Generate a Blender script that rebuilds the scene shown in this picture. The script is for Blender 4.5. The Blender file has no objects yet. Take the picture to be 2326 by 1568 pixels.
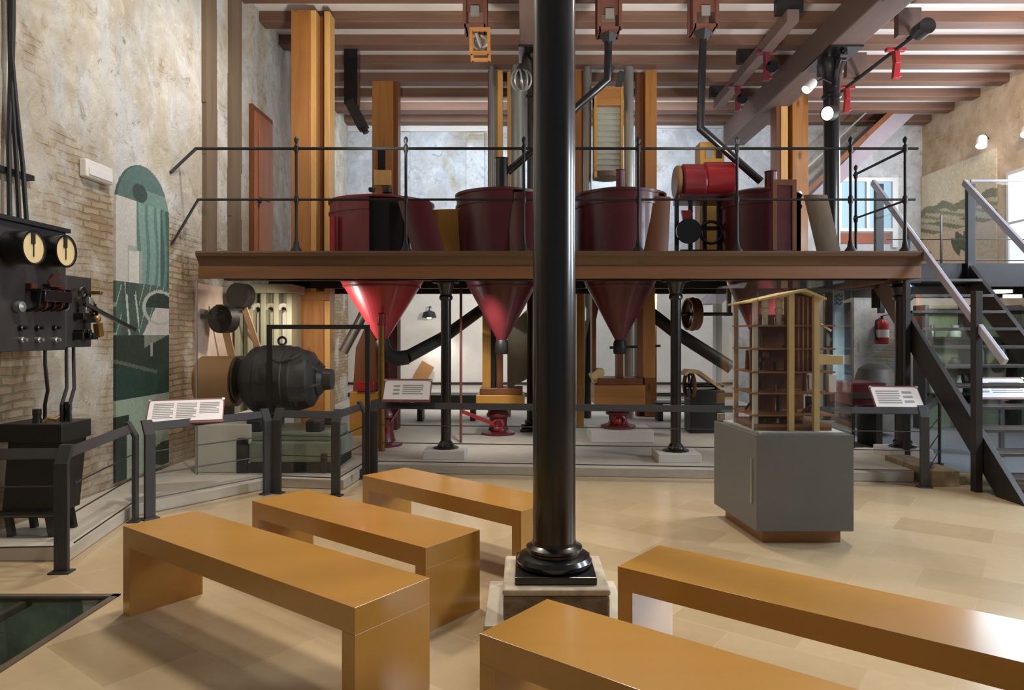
import bpy, bmesh, math, random
from mathutils import Vector, Matrix
S = bpy.context.scene
COL = S.collection
R = math.radians
random.seed(7)
F, CX, CY, H = 1580.0, 1190.0, 757.0, 1.55      # lens in pixels of a 2326 wide frame, straight-ahead point, eye height

# ------------------------------------------------------------------ camera, world, lights
cam = bpy.data.cameras.new('camera'); camo = bpy.data.objects.new('camera', cam); COL.objects.link(camo)
camo.location = (0, 0, H); camo.rotation_euler = (R(90), 0, 0)
cam.sensor_width = 36; cam.lens = F / 2326 * 36
cam.shift_x = -27 / 2326; cam.shift_y = -27 / 2326
cam.clip_start = .05; cam.clip_end = 200
S.camera = camo
S.view_settings.view_transform = 'Standard'; S.view_settings.look = 'None'
S.view_settings.gamma = 1; S.view_settings.use_curve_mapping = False
S.view_settings.exposure = 0.03

w = bpy.data.worlds.new('world'); S.world = w; w.use_nodes = True
w.node_tree.nodes['Background'].inputs[0].default_value = (.92, .95, 1, 1)
w.node_tree.nodes['Background'].inputs[1].default_value = .13

def area(name, loc, target, sx, sy, power, col):
    l = bpy.data.lights.new(name, 'AREA'); l.shape = 'RECTANGLE'; l.size = sx; l.size_y = sy
    l.energy = power; l.color = col
    o = bpy.data.objects.new(name, l); COL.objects.link(o); o.location = loc
    o.rotation_euler = (Vector(target) - Vector(loc)).to_track_quat('-Z', 'Y').to_euler()
    return o
def spot(name, loc, target, power, col, angle=60, blend=.6, r=.06):
    l = bpy.data.lights.new(name, 'SPOT'); l.energy = power; l.color = col
    l.spot_size = R(angle); l.spot_blend = blend; l.shadow_soft_size = r
    o = bpy.data.objects.new(name, l); COL.objects.link(o); o.location = loc
    o.rotation_euler = (Vector(target) - Vector(loc)).to_track_quat('-Z', 'Y').to_euler()
    return o
WARM = (1, .80, .55); COOL = (.80, .90, 1); NEUT = (1, .94, .85)
# daylight through the tall windows of the right hand wall, the hall's end behind the camera and the rear of the hall, plus an added fill there
area('daylight_right', (8.6, 3.4, 3.2), (0, 4.4, .4), 1.3, 3.0, 380, COOL)
area('daylight_right', (8.6, 7.0, 3.2), (0, 5.6, .4), 1.3, 3.0, 380, COOL)
area('daylight_rear', (8.5, 12.4, 4.4), (0, 13.6, 4.0), 2.4, 2.0, 170, COOL)
area('rear_wall_fill', (0.2, 13.15, 5.85), (0.2, 15.1, 3.9), 6.5, .5, 190, COOL)  # unseen fill added to brighten the upper rear wall like skylight
# ceiling lamps of the hall, then fills added for the ceiling
spot('hall_lamp', (-2.4, 6.6, 5.7), (-1.0, 4.2, 0), 470, (1, .90, .76), 85, .9, .25)
spot('hall_lamp', (.9, 6.8, 5.7), (.4, 4.0, 0), 470, (1, .90, .76), 85, .9, .25)
spot('hall_lamp', (3.6, 6.8, 5.7), (2.8, 3.8, 0), 520, (1, .90, .76), 95, .9, .25)
spot('hall_lamp', (-.8, 5.0, 5.8), (-1.4, 2.9, 0), 300, (1, .90, .76), 95, .9, .25)
spot('wall_washer', (-1.6, 5.6, 5.9), (-3.86, 6.9, 4.9), 360, (1, .94, .85), 80, 1, .1)
spot('wall_washer', (-1.2, 4.0, 5.6), (-3.86, 5.4, 2.0), 430, (1, .91, .8), 80, 1, .1)
spot('wall_washer', (-1.6, 7.4, 5.7), (-3.86, 8.6, 3.4), 270, (1, .95, .9), 80, 1, .1)
spot('wall_washer', (6.6, 8.4, 5.7), (8.76, 13.5, 3.8), 420, WARM, 90, 1, .1)
spot('ceiling_fill', (1.9, 7.0, 3.6), (1.9, 9.6, 6.2), 420, NEUT, 105, 1, .2)  # added fill aimed up to brighten joists and ceiling boards
spot('ceiling_fill', (-1.6, 7.0, 3.6), (-1.6, 9.6, 6.2), 420, NEUT, 105, 1, .2)
spot('ceiling_fill', (6.4, 8.6, 3.7), (6.6, 10.6, 6.2), 420, (.97, .96, 1), 150, 1, .2)  # added fill standing in for window light on the right bay ceiling
# lamps under the platform
spot('platform_lamp', (-3.35, 8.35, 1.6), (-1.95, 9.0, 1.9), 210, NEUT, 42, .8, .04)
spot('platform_lamp', (-2.5, 8.4, 2.1), (-2.9, 9.74, 1.3), 55, (1, .9, .75), 70, .9, .04)
spot('platform_lamp', (-1.95, 14.9, 1.55), (-1.75, 15.3, .7), 25, NEUT, 120, .9, .05)
spot('platform_lamp', (-.8, 11.9, 2.2), (-.8, 15.2, .9), 200, NEUT, 140, 1, .1)
spot('platform_lamp', (2.2, 11.9, 2.2), (2.4, 15.2, .9), 190, NEUT, 140, 1, .1)
spot('platform_lamp', (-3.0, 8.5, 2.05), (-3.7, 9.0, 1.0), 42, (1, .88, .74), 140, .9, .05)
spot('platform_lamp', (-.55, 8.35, 2.1), (-.4, 9.4, .1), 130, NEUT, 90, 1, .1)
spot('platform_lamp', (3.4, 8.35, 2.1), (3.3, 9.6, .2), 130, NEUT, 110, 1, .1)
spot('landing_lamp', (6.6, 10.2, 2.1), (6.6, 11.4, .8), 60, NEUT, 150, 1, .1)

# ------------------------------------------------------------------ pixel helpers (a point of the photo at a chosen real depth)
def PX(px, Y): return (px - CX) * Y / F
def PZ(py, Y): return H + (CY - py) * Y / F
def P(px, py, Y): return Vector((PX(px, Y), Y, PZ(py, Y)))

# ------------------------------------------------------------------ materials
def lin(c):
    return tuple(((v / 255) / 12.92 if v / 255 <= .04045 else ((v / 255 + .055) / 1.055) ** 2.4) for v in c) + (1,)
def new_mat(name):
    m = bpy.data.materials.new(name); m.use_nodes = True
    nt = m.node_tree; b = nt.nodes['Principled BSDF']
    return m, nt, b
def N(nt, typ, **kw):
    n = nt.nodes.new(typ)
    for k, v in kw.items():
        if k in n.inputs.keys() if hasattr(n.inputs, 'keys') else False: n.inputs[k].default_value = v
        else: setattr(n, k, v)
    return n
def ramp(nt, fac, stops, interp='LINEAR'):
    r = nt.nodes.new('ShaderNodeValToRGB'); r.color_ramp.interpolation = interp
    e = r.color_ramp.elements
    while len(e) < len(stops): e.new(.5)
    for i, (p, c) in enumerate(stops): e[i].position = p; e[i].color = c
    nt.links.new(fac, r.inputs[0]); return r.outputs[0]
def mixc(nt, fac, a, b, mode='MIX'):
    m = nt.nodes.new('ShaderNodeMix'); m.data_type = 'RGBA'; m.blend_type = mode
    for s, v in ((m.inputs[0], fac), (m.inputs[6], a), (m.inputs[7], b)):
        if hasattr(v, 'is_output'): nt.links.new(v, s)
        else: s.default_value = v
    return m.outputs[2]
def coords(nt, scale=(1, 1, 1), rot=(0, 0, 0)):
    g = nt.nodes.new('ShaderNodeNewGeometry'); mp = nt.nodes.new('ShaderNodeMapping')
    mp.inputs['Scale'].default_value = scale; mp.inputs['Rotation'].default_value = rot
    nt.links.new(g.outputs['Position'], mp.inputs[0]); return mp.outputs[0]
def noise(nt, vec, scale, detail=4, rough=.6, dist=0):
    n = nt.nodes.new('ShaderNodeTexNoise'); n.inputs['Scale'].default_value = scale
    n.inputs['Detail'].default_value = detail; n.inputs['Roughness'].default_value = rough
    n.inputs['Distortion'].default_value = dist
    nt.links.new(vec, n.inputs['Vector']); return n.outputs['Fac']
def bump(nt, b, hgt, strength=.3, dist=.02):
    n = nt.nodes.new('ShaderNodeBump'); n.inputs['Strength'].default_value = strength
    n.inputs['Distance'].default_value = dist
    nt.links.new(hgt, n.inputs['Height']); nt.links.new(n.outputs[0], b.inputs['Normal'])
def sc(c, k): return tuple(min(1, v * k) for v in c[:3]) + (1,)
def plain(name, rgb, rough=.5, metal=0, var=.18, scale=6, stretch=(1, 1, 1), bmp=.05, coat=0, spec=.5):
    m, nt, b = new_mat(name); c = lin(rgb)
    v = coords(nt, stretch); f = noise(nt, v, scale, 5)
    col = ramp(nt, f, [(.25, sc(c, 1 - var)), (.75, sc(c, 1 + var))])
    nt.links.new(col, b.inputs['Base Color'])
    b.inputs['Roughness'].default_value = rough; b.inputs['Metallic'].default_value = metal
    b.inputs['Coat Weight'].default_value = coat; b.inputs['Coat Roughness'].default_value = .12
    b.inputs['Specular IOR Level'].default_value = spec
    if bmp: bump(nt, b, f, bmp, .01)
    return m
def wood(name, rgb, axis='Z', rough=.45, dark=.5, scale=5, coat=0, knots=True, var=.25):
    m, nt, b = new_mat(name); c = lin(rgb)
    st = {'X': (.12, 1.6, 1.6), 'Y': (1.6, .12, 1.6), 'Z': (1.6, 1.6, .12)}[axis]
    v = coords(nt, st); f = noise(nt, v, scale, 6, .65, .6)
    col = ramp(nt, f, [(.2, sc(c, 1 - var * 1.6)), (.5, c), (.8, sc(c, 1 + var))])
    if knots:
        kv = coords(nt, tuple(s * .9 for s in {'X': (.5, 1.2, 1.2), 'Y': (1.2, .5, 1.2), 'Z': (1.2, 1.2, .5)}[axis]))
        vo = nt.nodes.new('ShaderNodeTexVoronoi'); vo.inputs['Scale'].default_value = 2.6
        nt.links.new(kv, vo.inputs['Vector'])
        k = ramp(nt, vo.outputs['Distance'], [(.05, (1, 1, 1, 1)), (.13, (0, 0, 0, 1))])
        col = mixc(nt, k, col, sc(c, dark * .5))
    nt.links.new(col, b.inputs['Base Color']); b.inputs['Roughness'].default_value = rough
    b.inputs['Coat Weight'].default_value = coat; b.inputs['Coat Roughness'].default_value = .15
    bump(nt, b, f, .08, .01); return m
def old_wall(name, axis, plaster, plaster2, brick, brick2, mortar, lo=.45, zfade=None, grey=None, bsc=1.0, bmp=.5, rough=None):
    """worn plaster with exposed brickwork; axis = the world axis that runs along the wall"""
    m, nt, b = new_mat(name)
    g = nt.nodes.new('ShaderNodeNewGeometry'); sep = nt.nodes.new('ShaderNodeSeparateXYZ')
    nt.links.new(g.outputs['Position'], sep.inputs[0])
    cmb = nt.nodes.new('ShaderNodeCombineXYZ')
    nt.links.new(sep.outputs[axis], cmb.inputs[0]); nt.links.new(sep.outputs['Z'], cmb.inputs[1])
    pos = g.outputs['Position']
    wob = nt.nodes.new('ShaderNodeTexNoise'); wob.inputs['Scale'].default_value = 3.0
    nt.links.new(pos, wob.inputs['Vector'])
    wm = nt.nodes.new('ShaderNodeVectorMath'); wm.operation = 'SCALE'; wm.inputs['Scale'].default_value = .06
    nt.links.new(wob.outputs['Color'], wm.inputs[0])
    wa = nt.nodes.new('ShaderNodeVectorMath'); wa.operation = 'ADD'
    nt.links.new(cmb.outputs[0], wa.inputs[0]); nt.links.new(wm.outputs[0], wa.inputs[1])
    br = nt.nodes.new('ShaderNodeTexBrick'); br.inputs['Scale'].default_value = 1.0
    br.inputs['Brick Width'].default_value = .24 * bsc; br.inputs['Row Height'].default_value = .066 * bsc
    br.inputs['Mortar Size'].default_value = .012; br.inputs['Mortar Smooth'].default_value = .4
    br.inputs['Color1'].default_value = lin(brick); br.inputs['Color2'].default_value = lin(brick2)
    br.inputs['Mortar'].default_value = lin(mortar)
    nt.links.new(wa.outputs[0], br.inputs['Vector'])
    n1 = noise(nt, pos, .75, 8, .62, .4); n2 = noise(nt, pos, 2.6, 7, .7, .5); n3 = noise(nt, pos, 9, 6, .7)
    vst = coords(nt, (2.2, 2.2, .25)); n4 = noise(nt, vst, 2.2, 6, .65)
    pl = ramp(nt, n2, [(.34, lin(plaster2)), (.50, lin(plaster)), (.66, sc(lin(plaster), 1.12))])
    if grey:
        pl = mixc(nt, ramp(nt, n4, [(.42, (0, 0, 0, 1)), (.62, (.8, .8, .8, 1))]), pl, lin(grey))
    pl = mixc(nt, ramp(nt, n3, [(.30, (1, 1, 1, 1)), (.40, (0, 0, 0, 1))]), pl, sc(lin(plaster2), .62))
    n5 = noise(nt, pos, 4.5, 9, .75, .8); n6 = noise(nt, pos, 1.1, 5, .6, 1.2)
    pl = mixc(nt, ramp(nt, n6, [(.42, (0, 0, 0, 1)), (.60, (.7, .7, .7, 1))]), pl, lin(rough or plaster2))
    pl = mixc(nt, ramp(nt, n5, [(.34, (.8, .8, .8, 1)), (.44, (0, 0, 0, 1))]), pl, sc(lin(rough or plaster2), .74))
    pl = mixc(nt, ramp(nt, n5, [(.58, (0, 0, 0, 1)), (.68, (.7, .7, .7, 1))]), pl, sc(lin(plaster), 1.22))
    bc = mixc(nt, ramp(nt, n3, [(.3, (0, 0, 0, 1)), (.7, (1, 1, 1, 1))]), br.outputs['Color'], lin(brick2))
    bc = mixc(nt, .75, bc, br.outputs['Color'])
    mask = n1
    if zfade:
        mr = nt.nodes.new('ShaderNodeMapRange'); mr.inputs[1].default_value = zfade[0]; mr.inputs[2].default_value = zfade[1]
        mr.inputs[3].default_value = zfade[2]; mr.inputs[4].default_value = zfade[3]
        nt.links.new(sep.outputs['Z'], mr.inputs[0])
        ad = nt.nodes.new('ShaderNodeMath'); ad.operation = 'ADD'
        nt.links.new(n1, ad.inputs[0]); nt.links.new(mr.outputs[0], ad.inputs[1]); mask = ad.outputs[0]
    mk = ramp(nt, mask, [(lo - .05, (1, 1, 1, 1)), (lo + .05, (0, 0, 0, 1))])      # 1 = brick shows
    col = mixc(nt, mk, pl, bc); nt.links.new(col, b.inputs['Base Color'])
    b.inputs['Roughness'].default_value = .92; b.inputs['Specular IOR Level'].default_value = .15
    h1 = nt.nodes.new('ShaderNodeMath'); h1.operation = 'MULTIPLY'
    inv = ramp(nt, br.outputs['Fac'], [(0, (1, 1, 1, 1)), (1, (0, 0, 0, 1))])
    nt.links.new(inv, h1.inputs[0]); nt.links.new(mk, h1.inputs[1])
    h2 = nt.nodes.new('ShaderNodeMath'); h2.operation = 'ADD'
    nt.links.new(h1.outputs[0], h2.inputs[0]); h5 = nt.nodes.new('ShaderNodeMath'); h5.operation = 'MULTIPLY_ADD'; h5.inputs[1].default_value = 1.6
    nt.links.new(n5, h5.inputs[0]); nt.links.new(n3, h5.inputs[2]); nt.links.new(h5.outputs[0], h2.inputs[1])
    h3 = nt.nodes.new('ShaderNodeMath'); h3.operation = 'SUBTRACT'
    nt.links.new(h2.outputs[0], h3.inputs[0]); nt.links.new(mk, h3.inputs[1])
    bump(nt, b, h3.outputs[0], bmp, .025); return m
def tile_floor(name):
    m, nt, b = new_mat(name)
    v = coords(nt, (1, 1, 1), (0, 0, R(37)))
    br = nt.nodes.new('ShaderNodeTexBrick'); br.inputs['Scale'].default_value = 1
    br.inputs['Brick Width'].default_value = .66; br.inputs['Row Height'].default_value = .44
    br.inputs['Mortar Size'].default_value = .004; br.inputs['Mortar Smooth'].default_value = .3; br.inputs['Bias'].default_value = 0
    br.inputs['Color1'].default_value = lin((200, 180, 148)); br.inputs['Color2'].default_value = lin((176, 155, 122))
    br.inputs['Mortar'].default_value = lin((196, 177, 146)); nt.links.new(v, br.inputs['Vector'])
    pos = coords(nt); n1 = noise(nt, pos, 1.6, 3, .5, .2); n2 = noise(nt, pos, 14, 5, .6)
    c = mixc(nt, ramp(nt, n1, [(.3, (0, 0, 0, 1)), (.75, (.45, .45, .45, 1))]), br.outputs['Color'], lin((192, 172, 140)))
    c = mixc(nt, .10, c, ramp(nt, n2, [(.3, lin((140, 120, 90))), (.7, lin((196, 178, 146)))]))
    nt.links.new(c, b.inputs['Base Color'])
    rr = ramp(nt, n1, [(.3, (.16, .16, .16, 1)), (.7, (.26, .26, .26, 1))]); nt.links.new(rr, b.inputs['Roughness'])
    b.inputs['Specular IOR Level'].default_value = .45
    return m
def glass(name, tint=(.93, .97, .96), rough=0):
    m = bpy.data.materials.new(name); m.use_nodes = True; nt = m.node_tree
    nt.nodes.remove(nt.nodes['Principled BSDF']); out = nt.nodes['Material Output']
    t = nt.nodes.new('ShaderNodeBsdfTransparent'); t.inputs[0].default_value = tint + (1,)
    gl = nt.nodes.new('ShaderNodeBsdfGlossy'); gl.inputs['Roughness'].default_value = rough
    lw = nt.nodes.new('ShaderNodeLayerWeight'); lw.inputs[0].default_value = .5
    pw_ = nt.nodes.new('ShaderNodeMath'); pw_.operation = 'POWER'; pw_.inputs[1].default_value = 4
    fr = nt.nodes.new('ShaderNodeMath'); fr.operation = 'MULTIPLY_ADD'; fr.inputs[1].default_value = .6; fr.inputs[2].default_value = .03
    nt.links.new(lw.outputs['Facing'], pw_.inputs[0]); nt.links.new(pw_.outputs[0], fr.inputs[0])
    mx = nt.nodes.new('ShaderNodeMixShader')
    nt.links.new(fr.outputs[0], mx.inputs[0]); nt.links.new(t.outputs[0], mx.inputs[1]); nt.links.new(gl.outputs[0], mx.inputs[2])
    nt.links.new(mx.outputs[0], out.inputs[0]); return m
def emit(name, rgb, k):
    m, nt, b = new_mat(name); b.inputs['Base Color'].default_value = lin(rgb)
    b.inputs['Emission Color'].default_value = lin(rgb); b.inputs['Emission Strength'].default_value = k; return m
def painted(name, rough=.6):
    m, nt, b = new_mat(name)
    a = nt.nodes.new('ShaderNodeVertexColor'); a.layer_name = 'Col'
    nt.links.new(a.outputs[0], b.inputs['Base Color']); b.inputs['Roughness'].default_value = rough; return m

M = {}
M['bench'] = wood('honey_lacquered_wood', (186, 136, 60), 'X', .28, .9, 3, .55, False, .06)
M['iron'] = plain('black_painted_iron', (22, 22, 24), .28, 0, .3, 8, bmp=.03, coat=.5)
M['iron_matt'] = plain('dull_black_iron', (26, 25, 25), .5, 0, .3, 8, bmp=.08)
M['steel_dark'] = plain('dark_grey_steel', (60, 60, 63), .42, .2, .1, 6, bmp=.02)
M['stair_steel'] = plain('stair_dark_steel', (48, 45, 46), .45, .2, .15, 6, bmp=.03)
M['cable'] = plain('steel_cable', (84, 82, 82), .35, .8, .1, 20, bmp=0)
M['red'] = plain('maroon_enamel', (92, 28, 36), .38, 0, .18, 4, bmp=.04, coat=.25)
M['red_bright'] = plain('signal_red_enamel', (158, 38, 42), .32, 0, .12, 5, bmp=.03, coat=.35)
M['red_cone'] = plain('lit_red_cone_enamel', (178, 50, 58), .35, 0, .06, 5, bmp=.02, coat=.2)  # brighter copy of the red, lamp light put into the cone colour
M['red_drum_lit'] = plain('lit_maroon_enamel', (126, 36, 42), .38, 0, .15, 4, bmp=.04, coat=.25)  # same maroon as the other drums, lightened where the lamp strikes it
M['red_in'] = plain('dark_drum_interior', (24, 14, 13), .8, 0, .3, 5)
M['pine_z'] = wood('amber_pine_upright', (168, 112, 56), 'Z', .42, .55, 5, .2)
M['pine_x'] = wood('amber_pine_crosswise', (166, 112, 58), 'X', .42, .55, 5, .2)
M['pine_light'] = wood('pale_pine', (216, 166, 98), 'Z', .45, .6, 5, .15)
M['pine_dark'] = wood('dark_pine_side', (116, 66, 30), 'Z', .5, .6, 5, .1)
M['joist'] = wood('brown_joist_timber', (112, 82, 66), 'X', .65, .6, 4, 0, False)
M['beam'] = wood('brown_main_beam_timber', (104, 84, 76), 'Y', .6, .5, 4, 0, True, .15)
M['plat'] = wood('walnut_platform_timber', (104, 74, 50), 'X', .5, .5, 4, .15)
M['plat_y'] = wood('walnut_platform_timber_return', (120, 80, 52), 'Y', .5, .5, 4, .15)
M['ceil'] = plain('white_painted_boards', (222, 216, 212), .8, 0, .05, 3, bmp=0)
M['concrete'] = plain('pale_concrete', (190, 183, 172), .6, 0, .10, 5, bmp=.06)
M['concrete_w'] = plain('white_concrete', (214, 209, 202), .6, 0, .06, 5, bmp=.05)
M['stone'] = plain('rough_limestone', (158, 142, 118), .85, 0, .35, 14, bmp=.6)
M['dark_stone'] = plain('rubble_stone', (122, 112, 96), .9, 0, .55, 11, (1, 1, 2.2), .8)
M['cap_stone'] = plain('worn_cap_stone', (184, 172, 152), .7, 0, .25, 14, bmp=.5)
M['slab'] = plain('pale_marble_slab', (206, 198, 184), .45, 0, .1, 6, bmp=.05)
M['case'] = plain('grey_laminate', (110, 111, 113), .45, 0, .05, 4, bmp=0)
M['case_wood'] = wood('brown_plinth_wood', (150, 106, 62), 'X', .4, .8, 4, .2, False, .1)
M['glass'] = glass('clear_glass', (.972, .985, .98)); M['glass_g'] = glass('greenish_glass', (.86, .93, .90))
M['glass_dark'] = glass('floor_glass', (.84, .87, .86))
M['white'] = plain('white_plastic', (226, 222, 216), .5, 0, .03, 5, bmp=0)
M['white_paint'] = plain('white_painted_wood', (222, 222, 222), .5, 0, .05, 5, bmp=0)
M['paper'] = plain('white_sign_sheet', (228, 224, 226), .45, 0, .03, 5, bmp=0)
M['ink'] = plain('grey_print', (150, 148, 150), .6, 0, .05, 5, bmp=0)
M['plum'] = plain('plum_sign_frame', (118, 66, 70), .5, 0, .08, 5, bmp=0)
M['slate'] = plain('black_slate_switch_panel', (50, 47, 47), .5, 0, .15, 7, bmp=.04)
M['brass'] = plain('aged_brass', (150, 118, 66), .4, .8, .2, 8)
M['copper'] = plain('dull_copper', (120, 72, 48), .45, .7, .2, 8)
M['dial'] = plain('cream_dial', (214, 192, 144), .5, 0, .05, 5, bmp=0)
M['silver'] = plain('galvanised_sheet', (178, 180, 176), .32, .75, .12, 5, (1, 1, .2), .03)
M['motor'] = plain('charcoal_cast_iron', (46, 46, 49), .48, 0, .22, 9, bmp=.12)
M['greenbase'] = plain('grey_green_cast_base', (132, 140, 124), .5, 0, .18, 5, bmp=.06)
M['tan'] = wood('tan_pulley_wood', (160, 118, 74), 'X', .5, .8, 4, .1, False, .1)
M['belt'] = plain('tan_leather_belt', (206, 172, 132), .6, 0, .08, 6)
M['sifter'] = plain('pale_green_painted_wood', (172, 170, 146), .55, 0, .14, 4, (1, 1, .3), .03)
M['duct'] = plain('dark_green_grey_duct', (58, 60, 58), .45, .1, .2, 5)
M['box_wood'] = wood('reddish_box_wood', (96, 58, 46), 'Z', .55, .6, 5, .1, False)
M['slat'] = plain('pale_grey_slats', (176, 176, 162), .5, 0, .12, 6)
M['rail_clear'] = plain('pale_lavender_rail', (178, 178, 192), .25, 0, .05, 6, bmp=0, coat=.5)
M['fascia'] = wood('brown_fascia_board', (134, 90, 56), 'X', .5, .5, 4, .1)
M['yellow'] = wood('yellow_varnished_wood', (182, 132, 54), 'X', .4, .8, 4, .2, False, .1)
M['dark_timber'] = wood('weathered_wall_timber', (112, 94, 74), 'Z', .8, .6, 5, 0, False, .2)
M['door'] = wood('orange_brown_door', (168, 100, 58), 'Z', .5, .6, 5, .15, False)
M['cream'] = plain('cream_model_wood', (214, 186, 130), .5, 0, .06, 12, bmp=0)
M['model'] = wood('model_brown_wood', (126, 74, 34), 'Z', .45, .6, 14, .2, False)
M['model_floor'] = wood('model_floor_wood', (150, 104, 66), 'X', .45, .6, 14, .2, False)
M['mural'] = painted('printed_mural'); M['lit'] = emit('lamp_glow', (255, 240, 214), 2.2)
M['day'] = emit('daylit_window_pane', (236, 244, 255), 1.1)
M['grey_floor'] = plain('blue_grey_floor', (128, 132, 138), .4, 0, .08, 4, bmp=0)
M['pit_frame'] = plain('brown_grey_frame', (112, 102, 90), .4, .3, .1, 6, bmp=0)
M['red_hood'] = plain('worn_red_enamel', (136, 36, 42), .35, 0, .2, 5, bmp=.03, coat=.3)
M['tread'] = plain('dark_stair_tread', (74, 68, 66), .4, .1, .15, 6)
M['blue'] = plain('pale_blue_banner', (160, 196, 214), .5, 0, .04, 4, bmp=0)
M['deepblue'] = plain('navy_print', (44, 70, 92), .5, 0, .05, 4, bmp=0)
M['rail_glass'] = glass('rail_glass', (.94, .96, .97))
M['lav'] = plain('lavender_grey_paint', (150, 138, 146), .6, 0, .1, 5)
M['floor'] = tile_floor('limestone_tile_floor')
M['wall_l'] = old_wall('worn_left_wall', 'Y', (208, 202, 190), (186, 174, 154), (188, 168, 138), (158, 134, 104), (146, 132, 110),
                       .50, (1.9, 3.4, -.05, .16), (200, 204, 210), 1, .7, (178, 164, 140))
M['wall_b'] = old_wall('worn_rear_wall', 'X', (204, 206, 208), (172, 172, 172), (180, 170, 152), (158, 146, 126), (166, 160, 150),
                       .36, None, (188, 198, 210), 1, .35)
M['wall_r'] = old_wall('worn_right_wall', 'Y', (214, 194, 170), (194, 170, 142), (196, 168, 128), (176, 148, 112), (186, 168, 140),
                       .42, None, None, 1, .35)

# ------------------------------------------------------------------ mesh builder
def frame_of(d):
    d = Vector(d).normalized(); up = Vector((0, 0, 1)) if abs(d.z) < .95 else Vector((0, 1, 0))
    a = d.cross(up).normalized(); return d, a, a.cross(d).normalized()
class MB:
    def __init__(s): s.v = []; s.f = []; s.m = []; s.mi = 0
    def mat(s, i): s.mi = i; return s
    def add(s, vs, fs):
        o = len(s.v); s.v += [Vector(p) for p in vs]
        for f in fs: s.f.append([i + o for i in f]); s.m.append(s.mi)
        return s
    def box(s, x0, x1, y0, y1, z0, z1):
        return s.add([(x0, y0, z0), (x1, y0, z0), (x1, y1, z0), (x0, y1, z0), (x0, y0, z1), (x1, y0, z1), (x1, y1, z1), (x0, y1, z1)],
                     [(3, 2, 1, 0), (4, 5, 6, 7), (0, 1, 5, 4), (1, 2, 6, 5), (2, 3, 7, 6), (3, 0, 4, 7)])
    def obox(s, c, size, rz=0, mtx=None):
        mt = mtx or Matrix.Rotation(rz, 3, 'Z'); c = Vector(c); a, b, d = [k / 2 for k in size]
        vs = [c + mt @ Vector(p) for p in ((-a, -b, -d), (a, -b, -d), (a, b, -d), (-a, b, -d), (-a, -b, d), (a, -b, d), (a, b, d), (-a, b, d))]
        return s.add(vs, [(3, 2, 1, 0), (4, 5, 6, 7), (0, 1, 5, 4), (1, 2, 6, 5), (2, 3, 7, 6), (3, 0, 4, 7)])
    def bar(s, p0, p1, w, h, roll=0):
        p0, p1 = Vector(p0), Vector(p1); d, a, u = frame_of(p1 - p0)
        if roll: q = Matrix.Rotation(roll, 3, d); a = q @ a; u = q @ u
        vs = [p + a * i * w / 2 + u * j * h / 2 for p in (p0, p1) for i, j in ((-1, -1), (1, -1), (1, 1), (-1, 1))]
        return s.add(vs, [(0, 1, 2, 3), (7, 6, 5, 4), (4, 5, 1, 0), (5, 6, 2, 1), (6, 7, 3, 2), (7, 4, 0, 3)])
    def lathe(s, prof, org=(0, 0, 0), axis=(0, 0, 1), n=28, a0=0, a1=2 * math.pi, cap=True):
        org = Vector(org); d, a, u = frame_of(axis); full = abs(a1 - a0 - 2 * math.pi) < 1e-4
        if Vector(axis).normalized().z > .95: a, u = Vector((1, 0, 0)), Vector((0, 1, 0))
        k = n if full else n + 1; vs = []; fs = []
        for r, z in prof:
            for i in range(k):
                t = a0 + (a1 - a0) * i / n
                vs.append(org + d * z + (a * math.cos(t) + u * math.sin(t)) * r)
        for j in range(len(prof) - 1):
            for i in range(n):
                i2 = (i + 1) % k
                fs.append((j * k + i, j * k + i2, (j + 1) * k + i2, (j + 1) * k + i))
        if cap and full:
            if prof[0][0] > 1e-5: fs.append(tuple(range(k - 1, -1, -1)))
            if prof[-1][0] > 1e-5: fs.append(tuple((len(prof) - 1) * k + i for i in range(k)))
        return s.add(vs, fs)
    def cyl(s, p0, p1, r0, r1=None, n=20):
        p0, p1 = Vector(p0), Vector(p1); L = (p1 - p0).length
        return s.lathe([(r0, 0), (r0 if r1 is None else r1, L)], p0, p1 - p0, n)
    def tube(s, pts, r, n=10):
        pts = [Vector(p) for p in pts]; rings = []
        d, a, u = frame_of(pts[1] - pts[0]); vs = []; fs = []
        for i, p in enumerate(pts):
            if i == 0: t = (pts[1] - p).normalized()
            elif i == len(pts) - 1: t = (p - pts[-2]).normalized()
            else: t = ((p - pts[i - 1]).normalized() + (pts[i + 1] - p).normalized()).normalized()
            a = (a - t * a.dot(t)).normalized(); u = t.cross(a)
            sc_ = 1
            if 0 < i < len(pts) - 1:
                c = (p - pts[i - 1]).normalized().dot((pts[i + 1] - p).normalized()); sc_ = 1 / max(.5, math.sqrt((1 + c) / 2))
            for k in range(n):
                q = 2 * math.pi * k / n; vs.append(p + (a * math.cos(q) + u * math.sin(q)) * r * (sc_ if n > 4 else sc_))
        for j in range(len(pts) - 1):
            for k in range(n):
                k2 = (k + 1) % n; fs.append((j * n + k, j * n + k2, (j + 1) * n + k2, (j + 1) * n + k))
        fs.append(tuple(range(n - 1, -1, -1))); fs.append(tuple((len(pts) - 1) * n + k for k in range(n)))
        return s.add(vs, fs)
    def sphere(s, c, r, n=16, sq=(1, 1, 1)):
        prof = [(math.sin(math.pi * i / 10) * r, -math.cos(math.pi * i / 10) * r) for i in range(11)]
        o = len(s.v); s.lathe(prof, (0, 0, 0), (0, 0, 1), n, cap=False)
        for i in range(o, len(s.v)): p = s.v[i]; s.v[i] = Vector((p.x * sq[0], p.y * sq[1], p.z * sq[2])) + Vector(c)
        return s
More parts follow.
